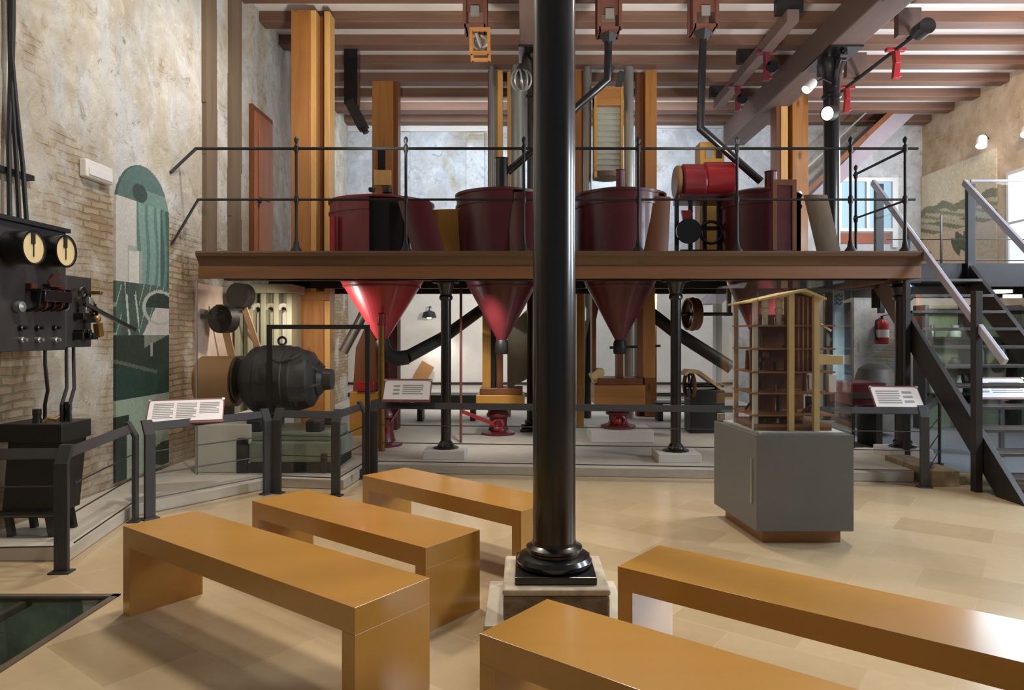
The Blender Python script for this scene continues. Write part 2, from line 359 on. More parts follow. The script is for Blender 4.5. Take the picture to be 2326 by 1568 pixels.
    def torus(s, c, axis, R_, r, n=24, k=8):
        c = Vector(c); d, a, u = frame_of(axis); vs = []; fs = []
        for i in range(n):
            t = 2 * math.pi * i / n; rad = a * math.cos(t) + u * math.sin(t)
            for j in range(k):
                q = 2 * math.pi * j / k; vs.append(c + rad * (R_ + r * math.cos(q)) + d * r * math.sin(q))
        for i in range(n):
            for j in range(k):
                fs.append((i * k + j, ((i + 1) % n) * k + j, ((i + 1) % n) * k + (j + 1) % k, i * k + (j + 1) % k))
        return s.add(vs, fs)
    def prism(s, poly, z0, z1):
        n = len(poly); vs = [(x, y, z0) for x, y in poly] + [(x, y, z1) for x, y in poly]
        return s.add(vs, [tuple(range(n - 1, -1, -1)), tuple(range(n, 2 * n))] + [(i, (i + 1) % n, n + (i + 1) % n, n + i) for i in range(n)])
    def extrude(s, pts, vec):
        n = len(pts); pts = [Vector(p) for p in pts]; vec = Vector(vec)
        return s.add(pts + [p + vec for p in pts], [tuple(range(n - 1, -1, -1)), tuple(range(n, 2 * n))] + [(i, (i + 1) % n, n + (i + 1) % n, n + i) for i in range(n)])
    def build(s, name, mats, parent=None, bevel=0, smooth=35, fix=True):
        me = bpy.data.meshes.new(name)
        if parent is None:
            xs = [p.x for p in s.v]; ys = [p.y for p in s.v]; zs = [p.z for p in s.v]
            off = Vector(((min(xs) + max(xs)) / 2, (min(ys) + max(ys)) / 2, min(zs)))
        else:
            off = Vector((0, 0, 0)); q = parent
            while q is not None: off += q.location; q = q.parent
        me.from_pydata([p - off for p in s.v], [], s.f)
        if not isinstance(mats, (list, tuple)): mats = [mats]
        for m in mats: me.materials.append(M[m] if isinstance(m, str) else m)
        me.polygons.foreach_set('material_index', s.m)
        if fix:
            bm = bmesh.new(); bm.from_mesh(me); bmesh.ops.recalc_face_normals(bm, faces=bm.faces); bm.to_mesh(me); bm.free()
        if smooth:
            me.polygons.foreach_set('use_smooth', [True] * len(me.polygons)); me.set_sharp_from_angle(angle=R(smooth))
        o = bpy.data.objects.new(name, me); COL.objects.link(o)
        if parent is None: o.location = off
        else: o.parent = parent
        if bevel:
            md = o.modifiers.new('edge', 'BEVEL'); md.width = bevel; md.segments = 2; md.limit_method = 'ANGLE'
        return o
def tag(o, label, cat, group=None, kind=None):
    o['label'] = label; o['category'] = cat
    if group: o['group'] = group
    o['kind'] = kind or 'thing'
    return o
def thing(name, loc, label, cat, group=None):
    o = bpy.data.objects.new(name, None); COL.objects.link(o); o.location = Vector(loc); o.empty_display_size = .1
    return tag(o, label, cat, group)
def struct(o, label=None):
    o['kind'] = 'structure'
    if label: o['label'] = label
    return o
def canvas(name, org, uv, vv, nu, nv, fn, thick, nrm, parent=None, clip=None, mat='mural'):
    """a printed sheet: a slab whose face carries a small painted picture (colour per cell)"""
    org, uv, vv, nrm = Vector(org), Vector(uv), Vector(vv), Vector(nrm)
    b = MB(); cols = []
    for j in range(nv):
        for i in range(nu):
            u, v = (i + .5) / nu, (j + .5) / nv
            if clip and not clip(u, v): continue
            q = [org + uv * (a / nu) + vv * (c / nv) + nrm * thick for a, c in ((i, j), (i + 1, j), (i + 1, j + 1), (i, j + 1))]
            b.add(q, [(0, 1, 2, 3)]); cols.append(fn(u, v))
            for (a1, c1, a2, c2, di, dj) in ((0, 0, 1, 0, 0, -1), (1, 0, 1, 1, 1, 0), (1, 1, 0, 1, 0, 1), (0, 1, 0, 0, -1, 0)):
                uu, v2 = (i + di + .5) / nu, (j + dj + .5) / nv
                if not (0 < uu < 1 and 0 < v2 < 1) or (clip and not clip(uu, v2)):
                    p = [org + uv * ((i + a) / nu) + vv * ((j + c) / nv) for a, c in ((a1, c1), (a2, c2))]
                    b.add([p[0], p[1], p[1] + nrm * thick, p[0] + nrm * thick], [(0, 1, 2, 3)]); cols.append(fn(u, v))
    o = b.build(name, mat, parent, smooth=0, fix=False)
    at = o.data.color_attributes.new('Col', 'FLOAT_COLOR', 'CORNER')
    for k, pl in enumerate(o.data.polygons):
        c = lin(cols[k])
        for li in pl.loop_indices: at.data[li].color = c
    return o

# ------------------------------------------------------------------ the setting
XL, XR, YB, ZC, ZJ, DZ, GZ = -3.86, 8.76, 15.3, 6.25, 6.09, 2.46, .10
# tiled floor with a hole for the glazed pit on the left
fb = MB()
for x0, x1, y0, y1 in ((-2.385, XR, -5, YB), (XL - .2, -2.385, 4.116, YB), (XL - .2, -2.385, -5, 2.4)):
    fb.add([(x0, y0, 0), (x1, y0, 0), (x1, y1, 0), (x0, y1, 0)], [(0, 1, 2, 3)])
struct(fb.build('floor', 'floor', smooth=0))
# low concrete stage under the machines
stage = [(XL, 4.72), (-3.08, 4.72), (-3.30, 5.86), (-2.5, 6.98), (-1.78, 6.88), (-1.72, 7.72), (4.05, 7.22), (4.62, 8.2), (4.62, YB), (XL, YB)]
struct(MB().prism(stage, 0.001, GZ).build('floor', 'concrete', smooth=0, bevel=.008), 'pale concrete stage raised under the machines')
wl = MB().box(XL - .25, XL, -5, YB + .3, -.6, ZC + .2)
struct(wl.build('wall_left', 'wall_l', smooth=0))
struct(MB().box(XL, XR, YB, YB + .3, -.1, ZC + .2).build('wall_back', 'wall_b', smooth=0))
struct(MB().box(XR, XR + .3, -5, YB + .3, -.1, ZC + .2).build('wall_right', 'wall_r', smooth=0))
ceil = struct(MB().box(XL, XR, -1, YB, ZC, ZC + .12).build('ceiling', 'ceil', smooth=0))
for k in range(-10, 7):
    y = 10.14 + .8 * k
    if y > YB - .1: continue
    MB().box(XL, XR, y, y + .25, ZJ, ZC + .01).build('joist', 'joist', ceil, bevel=.01, smooth=0)
def ybeam(x0, x1, y0, y1, zb, name='main_beam'):
    return MB().box(x0, x1, y0, y1, zb, ZJ + .005).build(name, 'beam', ceil, bevel=.02, smooth=0)
ybeam(4.37, 4.82, 2.0, 15.25, 5.66); ybeam(-.06, .39, 2.0, 15.25, 5.66)
struct(MB().prism([(4.68, 7.7), (XR, 7.7), (XR, YB), (4.68, YB)], .0005, .004).build('floor_2', 'grey_floor', smooth=0), 'blue grey stone floor under the landing')
# plaster band and skirting along the rear wall
struct(MB().box(XL, 4.6, YB - .012, YB, GZ, 2.5).build('trim_1', 'concrete_w', smooth=0), 'white plastered lower strip of the rear wall')
struct(MB().box(XL, 4.6, YB - .05, YB - .013, .42, .47).box(XL, 4.6, YB - .05, YB - .013, .16, .24).build('baseboard_back', 'iron_matt', smooth=0), 'dark pipe runs along the rear wall')
struct(MB().box(XL, XL + .012, 8.15, 10.6, GZ, 2.14).build('trim_6', plain('pale_pink_plaster', (206, 184, 168), .8), smooth=0), 'pale pink plaster on the left wall under the platform')
struct(MB().box(4.12, 4.40, 7.02, 7.95, 0, .16).box(4.40, 4.52, 7.1, 7.9, 0, .09).build('trim_7', 'stone', bevel=.01, smooth=0), 'limestone kerb at the right end of the stage')
# shallow framed fields on the upper rear wall
struct(MB().box(PX(785, YB), PX(1108, YB), YB - .05, YB, PZ(300, YB), PZ(250, YB)).build('trim_2', 'concrete_w', smooth=0), 'white plaster band at the top of the rear wall')
struct(MB().box(PX(1490, YB), PX(1740, YB), YB - .05, YB, PZ(292, YB), PZ(250, YB)).build('trim_2', 'concrete_w', smooth=0), 'white plaster band behind the black spout pipe')
struct(MB().box(PX(905, YB), PX(932, YB), YB - .07, YB, 2.5, PZ(302, YB)).box(PX(1060, YB), PX(1100, YB), YB - .07, YB, 2.5, PZ(302, YB)).build('trim_3', 'wall_b', smooth=0), 'shallow wall piers behind the platform')
# old timbers set into the left wall
for i, (pa, pb) in enumerate(((470, 495), (527, 550))):
    y0 = -3.8 * F / (pa - CX); y1 = -3.8 * F / (pb - CX)
    b = MB(); z = DZ
    for k in range(6):
        z2 = z + .62; j = random.uniform(-.015, .015)
        b.box(XL - .02, XL + .055, y0 + j, y1 + j + random.uniform(-.01, .01), z, z2); z = z2
    struct(b.build('trim_4', 'dark_timber', smooth=0), ('brown upright timber in the left wall, nearer one', 'brown upright timber in the left wall beside the door')[i])
# plank door high on the left wall
dy0, dy1 = 9.76, 10.55
d = MB().box(XL - .02, XL + .05, dy0, dy1, DZ, PZ(235, 9.76)).build('door_1', 'pine_dark', smooth=0)
struct(d, 'orange brown panelled door on the platform by the left wall')
MB().box(XL + .05, XL + .07, dy0 + .06, dy1 - .06, DZ + .04, PZ(235, 9.76) - .08).build('leaf', 'door', d, smooth=0)
pb_ = MB()
for z0, z1 in ((2.7, 3.4), (3.5, 4.45)):
    pb_.box(XL + .07, XL + .085, dy0 + .18, dy1 - .18, z0, z1)
pb_.build('panel', 'door', d, bevel=.01, smooth=0)
MB().sphere((XL + .11, dy0 + .12, 3.42), .03).build('knob', 'iron', d)
# white framed window at the rear, at platform level
x0, x1, z0, z1 = PX(1900, YB), PX(2036, YB), PZ(527, YB), PZ(405, YB)
wn = MB()
for a in ((x0, x1, z1 - .09, z1), (x0, x1 - .12, z0, z0 + .07), (x0, x0 + .08, z0 + .07, z1 - .09), (x1 - .12, x1, z0 - .35, z1 - .09), ((x0 + x1) / 2 - .03, (x0 + x1) / 2 + .03, z0 + .07, z1 - .09)):
    wn.box(a[0], a[1], YB - .08, YB + .01, a[2], a[3])
wn = struct(wn.build('window_1', 'white_paint', smooth=0), 'white framed window at the rear beside the stairs')
MB().box(x0, x1, YB - .03, YB - .02, z0, z1).build('pane', 'blue', wn, smooth=0)
struct(MB().box(x0, x1 - .14, YB - .03, YB, z0 - .26, z0 - .03).build('trim_5', plain('red_brick_band', (150, 92, 72), .85), smooth=0), 'band of red brick under the white window')
# bright daylit doorway in the right wall
y0, y1 = XR * F / (2335 - CX), XR * F / (2292 - CX)
y0 -= .7
dd = MB()
zt, zb = PZ(385, 12.3), 2.45
for a in ((y0, y0 + .06, zb, zt), (y1 - .06, y1, zb, zt), (y0 + .06, y1 - .06, zt - .06, zt), (y0 + .06, y1 - .06, zb + 1.05, zb + 1.09)):
    dd.box(XR - .06, XR + .01, a[0], a[1], a[2], a[3])
dd = struct(dd.build('window_2', 'white_paint', smooth=0), 'bright daylit glazed opening in the right wall')
MB().box(XR - .03, XR - .02, y0, y1, zb, zt).build('pane', 'day', dd, smooth=0)

# ------------------------------------------------------------------ glazed pit in the floor, front left
pit = MB()
x0, x1, y0, y1 = XL - .2, -2.385, 2.4, 4.116
pit.add([(x0, y0, -.45), (x1, y0, -.45), (x1, y1, -.45), (x0, y1, -.45)], [(0, 1, 2, 3)])
for a, c in (((x1, y0), (x1, y1)), ((x1, y1), (x0, y1)), ((x0, y0), (x1, y0))):
    pit.add([a + (-.45,), c + (-.45,), c + (-.0,), a + (0,)], [(0, 1, 2, 3)])
struct(pit.build('trim_6', plain('lightened_pit_earth', (176, 186, 176), .9, 0, .5, 5, bmp=.4), smooth=0, fix=False), 'dark stone pit under the floor glass')  # colour raised to stand in for light inside the pit
st = MB()
for i in range(26):
    st.sphere((random.uniform(-3.7, -2.5), random.uniform(2.6, 4.0), -.42), random.uniform(.06, .15), 8, (1, 1.2, .6))
tag(st.build('pit_rubble', plain('mossy_rubble', (186, 200, 180), .95, 0, .45, 9, bmp=.5)), 'dark mossy rubble seen through the floor glass at the lower left', 'rubble', None, 'stuff')  # stones lightened too, in place of a lamp in the pit
fg = thing('pit_glass_cover', (-3.1, 3.4, 0), 'dark framed walk-on glass panel let into the floor in front of the left barrier', 'floor glass')
fr = MB(); t = .04
for a in ((x0, x1, y1 - t, y1), (x1 - t, x1, y0, y1), (x0, x1, y0, y0 + t)):
    fr.box(a[0], a[1], a[2], a[3], -.03, .008)
fr.box(-2.95, -2.91, y0, y1, -.06, -.022)
fr.build('frame', 'pit_frame', fg, smooth=0)
MB().box(XL, x1 - t, y0 + t, y1 - t, -.02, -.004).build('pane', 'glass_dark', fg, smooth=0)

# ------------------------------------------------------------------ benches
def bench(L, Fp, depth, h, label, length=None):
    L, Fp = Vector(L), Vector(Fp); d = (Fp - L).normalized(); n = Vector((-d.y, d.x)); n = n if n.y > 0 else -n
    ln = length or (Fp - L).length
    c = L + d * ln / 2 + n * depth / 2; a = math.atan2(d.y, d.x)
    t = thing('waterfall_bench', (c.x, c.y, 0), label, 'bench', 'honey wood benches around the centre column')
    t.rotation_euler = (0, 0, a)
    th, lg = .108, .078
    def part(name, x0, x1, z0, z1):
        b = MB().box(x0, x1, -depth / 2, depth / 2, z0, z1); me_parent = t
        r = t.rotation_euler.copy(); loc = t.location.copy(); t.location = (0, 0, 0)
        o = b.build(name, 'bench', t, bevel=.0012, smooth=0); t.location = loc; return o
    part('seat', -ln / 2, ln / 2, h - th, h)
    part('leg', -ln / 2, -ln / 2 + lg, 0, h - th); part('leg', ln / 2 - lg, ln / 2, 0, h - th)
    return t
bench((-2.216, 3.845), (-.6555, 2.697), .414, .484, 'honey wood bench standing front left, nearest the floor glass')
bench((-1.794, 4.59), (-.506, 3.584), .42, .443, 'honey wood bench in the middle of the three left of the column')
bench((-1.252, 5.40), (-.017, 4.31), .42, .446, 'honey wood bench farthest back, its right end behind the black column')
bench((.442, 3.279), (1.668, 2.32), .42, .45, 'long honey wood bench right of the column running out of the right edge', 2.1)
bench((-.162, 2.548), (1.0, 1.64), .42, .45, 'honey wood bench nearest the camera, in front of the stone column base', 1.95)

# ------------------------------------------------------------------ cast-iron columns
def main_column(cx, cy, ztop, label, base=True, capital=True):
    t = thing('cast_iron_column', (cx, cy, 0), label, 'column', 'tall cast iron columns under the ceiling beams')
    zb = .2 if base else .1
    if base:
        MB().box(cx - .38, cx + .38, cy - .33, cy + .33, 0, .03).build('floor_slab', 'slab', t, bevel=.006, smooth=0)
        b = MB()
        b.box(cx - .281, cx + .281, cy - .283, cy + .283, .03, .165)
        b.build('stone_block', ['dark_stone'], t, bevel=.014, smooth=0)
        MB().box(cx - .285, cx + .285, cy - .287, cy + .287, .165, .2).build('cap_stone', 'cap_stone', t, bevel=.012, smooth=0)
    MB().box(cx - .22, cx + .22, cy - .22, cy + .22, zb, zb + .042).build('base_plate', 'iron', t, bevel=.006, smooth=0)
    p = [(.16, .042), (.205, .05), (.212, .075), (.198, .098), (.165, .108), (.15, .112), (.148, .122), (.158, .132), (.158, .146), (.14, .154), (.127, .162), (.123, .18)]
    MB().lathe([(r, z + zb) for r, z in p], (cx, cy, 0), n=40).build('base_moulding', 'iron', t)
    sh = MB(); prof = []
    for z, r in ((zb + .16, .1215), (2.0, .121), (ztop - .6, .117)): prof.append((r, z))
    sh.lathe(prof, (cx, cy, 0), n=40).build('shaft', 'iron', t)
    if capital:
        z = ztop
        MB().lathe([(.117, z - .62), (.14, z - .6), (.14, z - .56), (.12, z - .54), (.125, z - .3), (.17, z - .16), (.2, z - .06), (.2, z)], (cx, cy, 0), n=32).build('capital', 'iron', t)
        for sy in (-1, 1):
            b = MB(); pts = []
            for i in range(9):
                a = i / 8 * math.pi / 2; pts.append((cx, cy + sy * (.11 + .34 * (1 - math.cos(a))), z - .46 + .4 * math.sin(a)))
            b.tube(pts, .035, 8); b.lathe([(.0, -.05), (.07, -.05), (.07, .05), (.0, .05)], (cx, cy + sy * .34, z - .09), (1, 0, 0), 16)
            b.build('bracket', 'iron', t)
        MB().box(cx - .24, cx + .24, cy - .5, cy + .5, z - .03, z).build('head_plate', 'iron', t, smooth=0)
    return t
main_column(.172, 3.94, 5.66, 'black cast iron column standing on a stone block in the middle of the benches')
main_column(4.60, 10.4, 5.66, 'black cast iron column under the right ceiling beam, behind the platform', False)
main_column(.165, 10.4, 5.66, 'black cast iron column mostly hidden directly behind the centre column', False)

def small_column(px, Y, r, label, plinth=True, zt=2.15):
    x = PX(px, Y); zb = GZ
    t = thing('platform_column', (x, Y, GZ), label, 'column', 'slim black columns carrying the platform')
    if plinth:
        MB().box(x - .24, x + .24, Y - .22, Y + .22, GZ, GZ + .10).build('plinth', 'concrete_w', t, bevel=.008, smooth=0); zb = GZ + .10
    MB().lathe([(.15, zb), (.15, zb + .012), (.1, zb + .03), (r * 1.25, zb + .07), (r, zb + .09), (r, zt - .22), (r * 1.3, zt - .2), (r * 1.3, zt - .17), (r * 1.1, zt - .15),
                (r * 1.5, zt - .06), (.11, zt - .02), (.11, zt)], (x, Y, 0), n=24).build('shaft', 'iron', t)
    MB().box(x - .15, x + .15, Y - .12, Y + .12, zt - .012, zt + .01).build('head_plate', 'iron_matt', t, smooth=0)
    return t
small_column(1013, 8.18, .060, 'slim black column under the platform between the first two cones')
small_column(1535, 7.98, .060, 'slim black column under the platform left of the display case')
small_column(2050, 8.25, .085, 'thick black column under the right end of the platform', True)

# ------------------------------------------------------------------ platform
YP, XP0, XP1 = 7.78, -3.63, 4.40
plat = thing('machine_platform', (0, YP, DZ - .3), 'long dark timber platform carrying the red drums across the room', 'platform')
MB().box(XP0 + .02, XP1 - .03, YP + .03, 11.3, DZ - .07, DZ - .002).build('deck', 'plat', plat, smooth=0)
prof = [(.09, DZ), (.10, DZ - .02), (.09, DZ - .055), (.065, DZ - .075), (.03, DZ - .12), (.012, DZ - .155), (.02, DZ - .165), (-.03, DZ - .165), (-.03, DZ - .0)]
b = MB(); k = len(prof); vs = []
for o, z in prof: vs.append((XP0, YP - o, z))
for o, z in prof: vs.append((XP1 + o, YP - o, z))
for o, z in prof: vs.append((XP1 + o, 11.3, z))
fs = []
for seg in range(2):
    for i in range(k): fs.append((seg * k + i, seg * k + (i + 1) % k, (seg + 1) * k + (i + 1) % k, (seg + 1) * k + i))
fs += [tuple(range(k)), tuple(range(3 * k - 1, 2 * k - 1, -1))]
b.add(vs, fs).build('cornice', 'plat', plat, smooth=20)
MB().box(XP0, XP1 + .028, YP - .028, YP + .03, DZ - .30, DZ - .165).build('fascia_board', 'fascia', plat, bevel=.004, smooth=0)
MB().box(XP1 - .03, XP1 + .028, YP + .03, 11.3, DZ - .30, DZ - .165).build('fascia_board', 'plat_y', plat, bevel=.004, smooth=0)
for y in (8.3, 9.75, 11.1): MB().box(XP0 + .05, XP1 - .06, y, y + .12, DZ - .28, DZ - .07).build('support_beam', 'iron_matt', plat, smooth=0)
# safety railing of the platform
YR = YP - .02
rl = thing('platform_railing', (.3, YR, DZ), 'black iron railing with ball topped posts along the platform edge', 'railing')
zr, zm = 3.61, 3.04; xr = PX(2085, YR)
lw = Vector((XL + .01, 7.58, PZ(392, 7.58))); lm = Vector((XL + .01, 7.60, PZ(556, 7.6)))
MB().tube([lw, (PX(445, YR), YR, zr), (xr, YR, zr)], .016, 8).tube([(PX(2062, YR), YR, zr), (PX(2062, YR) + .02, 9.07, zr)], .016, 8).build('top_rail', 'iron_matt', rl)
MB().tube([lm, (PX(450, YR), YR, zm), (xr - .03, YR, zm)], .013, 8).tube([(PX(2062, YR), YR, zm), (PX(2062, YR) + .02, 9.07, zm)], .013, 8).build('middle_rail', 'iron_matt', rl)
for px, y in ((673, YR), (922, YR), (1190, YR), (1450, YR), (1674, YR), (1932, YR), (2056, YR), (1944, 9.07)):
    x = PX(px, y)
    MB().lathe([(.065, DZ), (.06, DZ + .02), (.035, DZ + .05), (.028, DZ + .1), (.02, DZ + .13), (.016, DZ + .3), (.017, zm - .05), (.027, zm - .03), (.027, zm + .03), (.016, zm + .05), (.016, zr - .05),
                (.026, zr - .03), (.026, zr + .03), (.014, zr + .045), (.014, zr + .06), (.026, zr + .085), (.024, zr + .11), (.006, zr + .135)], (x, y, 0), n=14).build('post', 'iron_matt', rl)

# ------------------------------------------------------------------ red drums with cones (dust collectors)
def drum(cx, r, ztop, label, gap=None, inlet=None, tip=None, bright=False, wood_in=False):
    cy = 9.0; t = thing('dust_collector', (cx, cy, DZ), label, 'drum', 'maroon drums with cones standing through the platform')
    red = 'red_drum_lit' if bright else 'red'
    a0, a1 = (gap[1], gap[0] + 360) if gap else (0, 360)
    b = MB(); n = 40
    for rr, flip in ((r, 1), (r - .02, -1)):
        b.lathe([(rr, DZ), (rr, ztop)], (cx, cy, 0), n=n, a0=R(a0), a1=R(a1), cap=False)
    b.build('drum_shell', red, t, fix=False)
    if gap:
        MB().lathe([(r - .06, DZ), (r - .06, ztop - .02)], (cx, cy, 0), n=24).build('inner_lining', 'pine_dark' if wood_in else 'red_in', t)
    for z in (DZ + .03, ztop - .14, ztop):
        MB().lathe([(r, z - .015), (r + .014, z - .015), (r + .014, z + .015), (r, z + .015)], (cx, cy, 0), n=n, a0=R(a0), a1=R(a1), cap=False).build('hoop', red, t)
    MB().lathe([(r + .02, ztop - .005), (r + .02, ztop + .02), (r * .6, ztop + .08), (r * .25, ztop + .105), (.0, ztop + .105)], (cx, cy, 0), n=n).build('lid', red, t)
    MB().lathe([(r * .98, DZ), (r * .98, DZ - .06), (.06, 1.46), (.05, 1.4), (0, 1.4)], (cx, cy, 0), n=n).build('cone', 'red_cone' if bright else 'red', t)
    MB().lathe([(r * .72 + .02, 2.13), (r * .72 + .03, 2.15)], (cx, cy, 0), n=n, cap=False).build('flange', red, t)
    if inlet:
        MB().lathe([(inlet[0] + .02, ztop + .07), (inlet[0] + .02, ztop + .1), (inlet[0], ztop + .11), (inlet[0], inlet[1]), (inlet[0] + .01, inlet[1] + .01), (0, inlet[1] + .01)], (cx + inlet[2], cy, 0), n=20).build('inlet', inlet[3], t)
    if tip == 'right':
        MB().tube([(cx, cy, 1.45), (cx + .02, cy - .02, 1.36), (cx + .08, cy - .03, 1.27), (cx + .2, cy - .02, 1.22), (cx + .34, cy, 1.24)], .095, 12).build('outlet_elbow', 'duct', t)
    elif tip:
        MB().lathe([(.075, 1.28), (.085, 1.30), (.085, 1.42), (.07, 1.46)], (cx, cy, 0), n=16).build('outlet_cap', 'iron_matt', t)
    return t
Y9 = 9.0
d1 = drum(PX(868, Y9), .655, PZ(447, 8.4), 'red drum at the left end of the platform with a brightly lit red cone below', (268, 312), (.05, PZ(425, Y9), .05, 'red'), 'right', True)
MB().lathe([(.035, 0), (.045, .02), (.045, .05)], P(845, 436, Y9)).lathe([(.06, 0), (.06, .05), (.02, .08)], P(880, 438, 8.7)).build('valve', 'iron_matt', d1)
MB().box(PX(752, 8.5), PX(757, 8.5) + .03, 8.45, 8.52, DZ, PZ(492, 8.5)).build('drum_rib', 'red_bright', d1)
d2 = drum(PX(1140, Y9), .585, PZ(428, 8.4), 'maroon drum with a black inlet pipe, second from the left', (285, 300), (.082, PZ(362, Y9), 0, 'iron'), 'cap')
d3 = drum(PX(1408, Y9), .575, PZ(428, 8.4), 'maroon drum right of the centre column with its wood-lined opening', (318, 352), (.05, PZ(388, Y9), 0, 'red'), 'cap', False, True)
d4 = drum(PX(1724, Y9), .505, PZ(432, 8.5), 'maroon drum at the right end of the platform with wood framed opening', (285, 335), (.075, PZ(392, Y9), .15, 'red'), None, False, True)
# curved doors and boards taken off the drums and leaning beside them
def curved_door(cx, cy, r, a0, a1, h, lean, label, front='red', back='yellow', yaw=0, name='drum_door'):
    """a curved lid panel standing on the deck, its top leaning by lean (m) to the left"""
    t = thing(name, (cx, cy, DZ), label, 'drum door', 'curved doors taken off the drums')
    for nm, r0, r1, mt in (('outer_skin', r, r + .018, front), ('inner_lining', r - .03, r, back)):
        b = MB(); vs = []; fs = []; n = 12
        for i in range(n + 1):
            a = R(a0 + (a1 - a0) * i / n)
            for rr in (r0, r1):
                for z in (0, h):
                    x = rr * math.cos(a); y = rr * math.sin(a) + r
                    vs.append((cx + x * math.cos(yaw) - y * math.sin(yaw) + lean * z / h, cy + x * math.sin(yaw) + y * math.cos(yaw) + .12 * z / h, DZ + z))
        for i in range(n):
            o = i * 4; q = o + 4
            fs += [(o, q, q + 1, o + 1), (o + 2, o + 3, q + 3, q + 2), (o, o + 2, q + 2, q), (o + 1, q + 1, q + 3, o + 3)]
        fs += [(0, 1, 3, 2), (n * 4, n * 4 + 2, n * 4 + 3, n * 4 + 1)]
        b.add(vs, fs).build(nm, mt, t, smooth=40)
    return t
curved_door(PX(978, 8.4), 8.25, .4, 245, 300, PZ(456, 8.4) - DZ, -.22, 'glossy maroon curved door leaning right of the leftmost drum', 'red', 'cream')
curved_door(PX(1022, 8.9), 8.7, .45, 232, 290, PZ(478, 8.9) - DZ, .02, 'curved yellow plank panel standing behind the leaning maroon door', 'yellow', 'red', 0, 'drum_door')
curved_door(PX(1200, 8.5), 8.3, .3, 225, 300, PZ(435, 8.4) - DZ, -.02, 'maroon curved door half hidden behind the centre column', 'red', 'red_in')
curved_door(PX(1482, 8.5), 8.45, .35, 250, 300, PZ(440, 8.4) - DZ, .06, 'open wood lined door beside the drum right of the centre column', 'pine_dark', 'pine_light')
curved_door(PX(1880, 8.3), 8.2, .35, 245, 290, PZ(442, 8.3) - DZ, -.12, 'curved plank door leaning at the right end of the platform', 'dark_timber', 'yellow')
fpx = thing('wooden_door_frame', (PX(1780, 8.25), 8.25, DZ), 'narrow brown wood frame with maroon panel in front of the rightmost drum', 'frame')
fx0, fx1, fz1 = PX(1754, 8.25), PX(1808, 8.25), PZ(422, 8.25)
b = MB()
for a in ((fx0, fx0 + .05, DZ, fz1), (fx1 - .05, fx1, DZ, fz1)): b.box(a[0], a[1], 8.23, 8.27, a[2], a[3])
b.build('stile', 'pine_dark', fpx, smooth=0)
MB().box(fx0, fx1, 8.23, 8.27, fz1, fz1 + .07).box(fx0, fx1, 8.23, 8.27, DZ, DZ + .07).build('crosspiece', 'pine_dark', fpx, smooth=0)
MB().box(fx0 + .05, fx1 - .05, 8.245, 8.26, DZ + .07, fz1).build('panel', 'red', fpx, smooth=0)

# red twin hood machine on a black frame
hm = thing('hooded_machine', (PX(1590, 9.2), 9.2, DZ), 'bright red double hood machine on a black iron frame at the platform back', 'machine')
for px0, px1, top, bot, mt in ((1546, 1598, 374, 462, 'red_hood'), (1596, 1664, 369, 452, 'red_bright')):
    x0, x1 = PX(px0, 9.2), PX(px1, 9.2); zc = PZ((top + bot) / 2, 9.2); r = (PZ(top, 9.2) - PZ(bot, 9.2)) / 2
    MB().lathe([(0, 0), (r * .9, 0), (r, .02), (r, x1 - x0 - .03), (r * .92, x1 - x0 - .005), (0, x1 - x0)], (x0, 9.2, zc), (1, 0, 0), 28).build('hood', mt, hm)
zc = PZ(415, 9.2)
MB().lathe([(0, 0), (.2, 0), (.22, .02), (.22, .06), (0, .06)], (PX(1532, 9.2), 9.2, zc), (1, 0, 0), 24).build('side_disc', 'tan', hm)
MB().box(PX(1536, 9.2), PX(1645, 9.2), 9.0, 9.4, PZ(462, 9.2), PZ(446, 9.2)).build('hopper', 'red', hm, bevel=.01)
b = MB()
for px in (1537, 1568, 1600, 1632):
    b.bar((PX(px, 9.0), 9.0, DZ), (PX(px, 9.0), 9.0, PZ(455, 9.2)), .05, .05)
    b.bar((PX(px, 9.4), 9.4, DZ), (PX(px, 9.4), 9.4, PZ(455, 9.2)), .05, .05)
for z in (DZ + .12, DZ + .42): b.box(PX(1537, 9.2), PX(1632, 9.2), 8.98, 9.02, z, z + .05)
b.build('frame', 'iron_matt', hm, smooth=0)
MB().lathe([(0, 0), (.16, 0), (.16, .05), (0, .05)], (PX(1560, 9), 8.92, PZ(528, 9)), (0, -1, 0), 24).torus((PX(1612, 9), 8.93, PZ(530, 9)), (0, 1, 0), .14, .02).build('pulley', 'iron', hm)
MB().extrude([P(1548, 478, 8.95), P(1575, 478, 8.95), P(1568, 500, 8.95), P(1552, 500, 8.95)], (0, .05, 0)).build('spout', 'red_bright', hm, smooth=0)

# ------------------------------------------------------------------ timber elevator trunks and metal pipes, floor to ceiling
def trunk(name, label, Y, cols, cat='elevator trunk', group='timber grain elevator trunks from floor to ceiling', zb=GZ, zt=ZJ):
    xs = [PX(c[0], Y) for c in cols] + [PX(c[1], Y) for c in cols]
    t = thing(name, ((min(xs) + max(xs)) / 2, Y, zb), label, cat, group)
    for c in cols:
        px0, px1, dep, mt, nm = c[:5]; y0 = Y + (c[5] if len(c) > 5 else 0)
        z0 = c[6] if len(c) > 6 else zb; z1 = c[7] if len(c) > 7 else zt
        MB().box(PX(px0, Y), PX(px1, Y), y0, y0 + dep, z0, z1).build(nm, mt, t, bevel=.006, smooth=0)
    return t
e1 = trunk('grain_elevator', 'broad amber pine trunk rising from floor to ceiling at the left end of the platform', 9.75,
      [(661, 704, .30, 'pine_z', 'trunk_box'), (704, 717, .26, 'pine_light', 'corner_strip', .02), (734, 747, .26, 'pine_light', 'corner_strip', .05), (716, 735, .02, 'pine_dark', 'back_board', .2)])
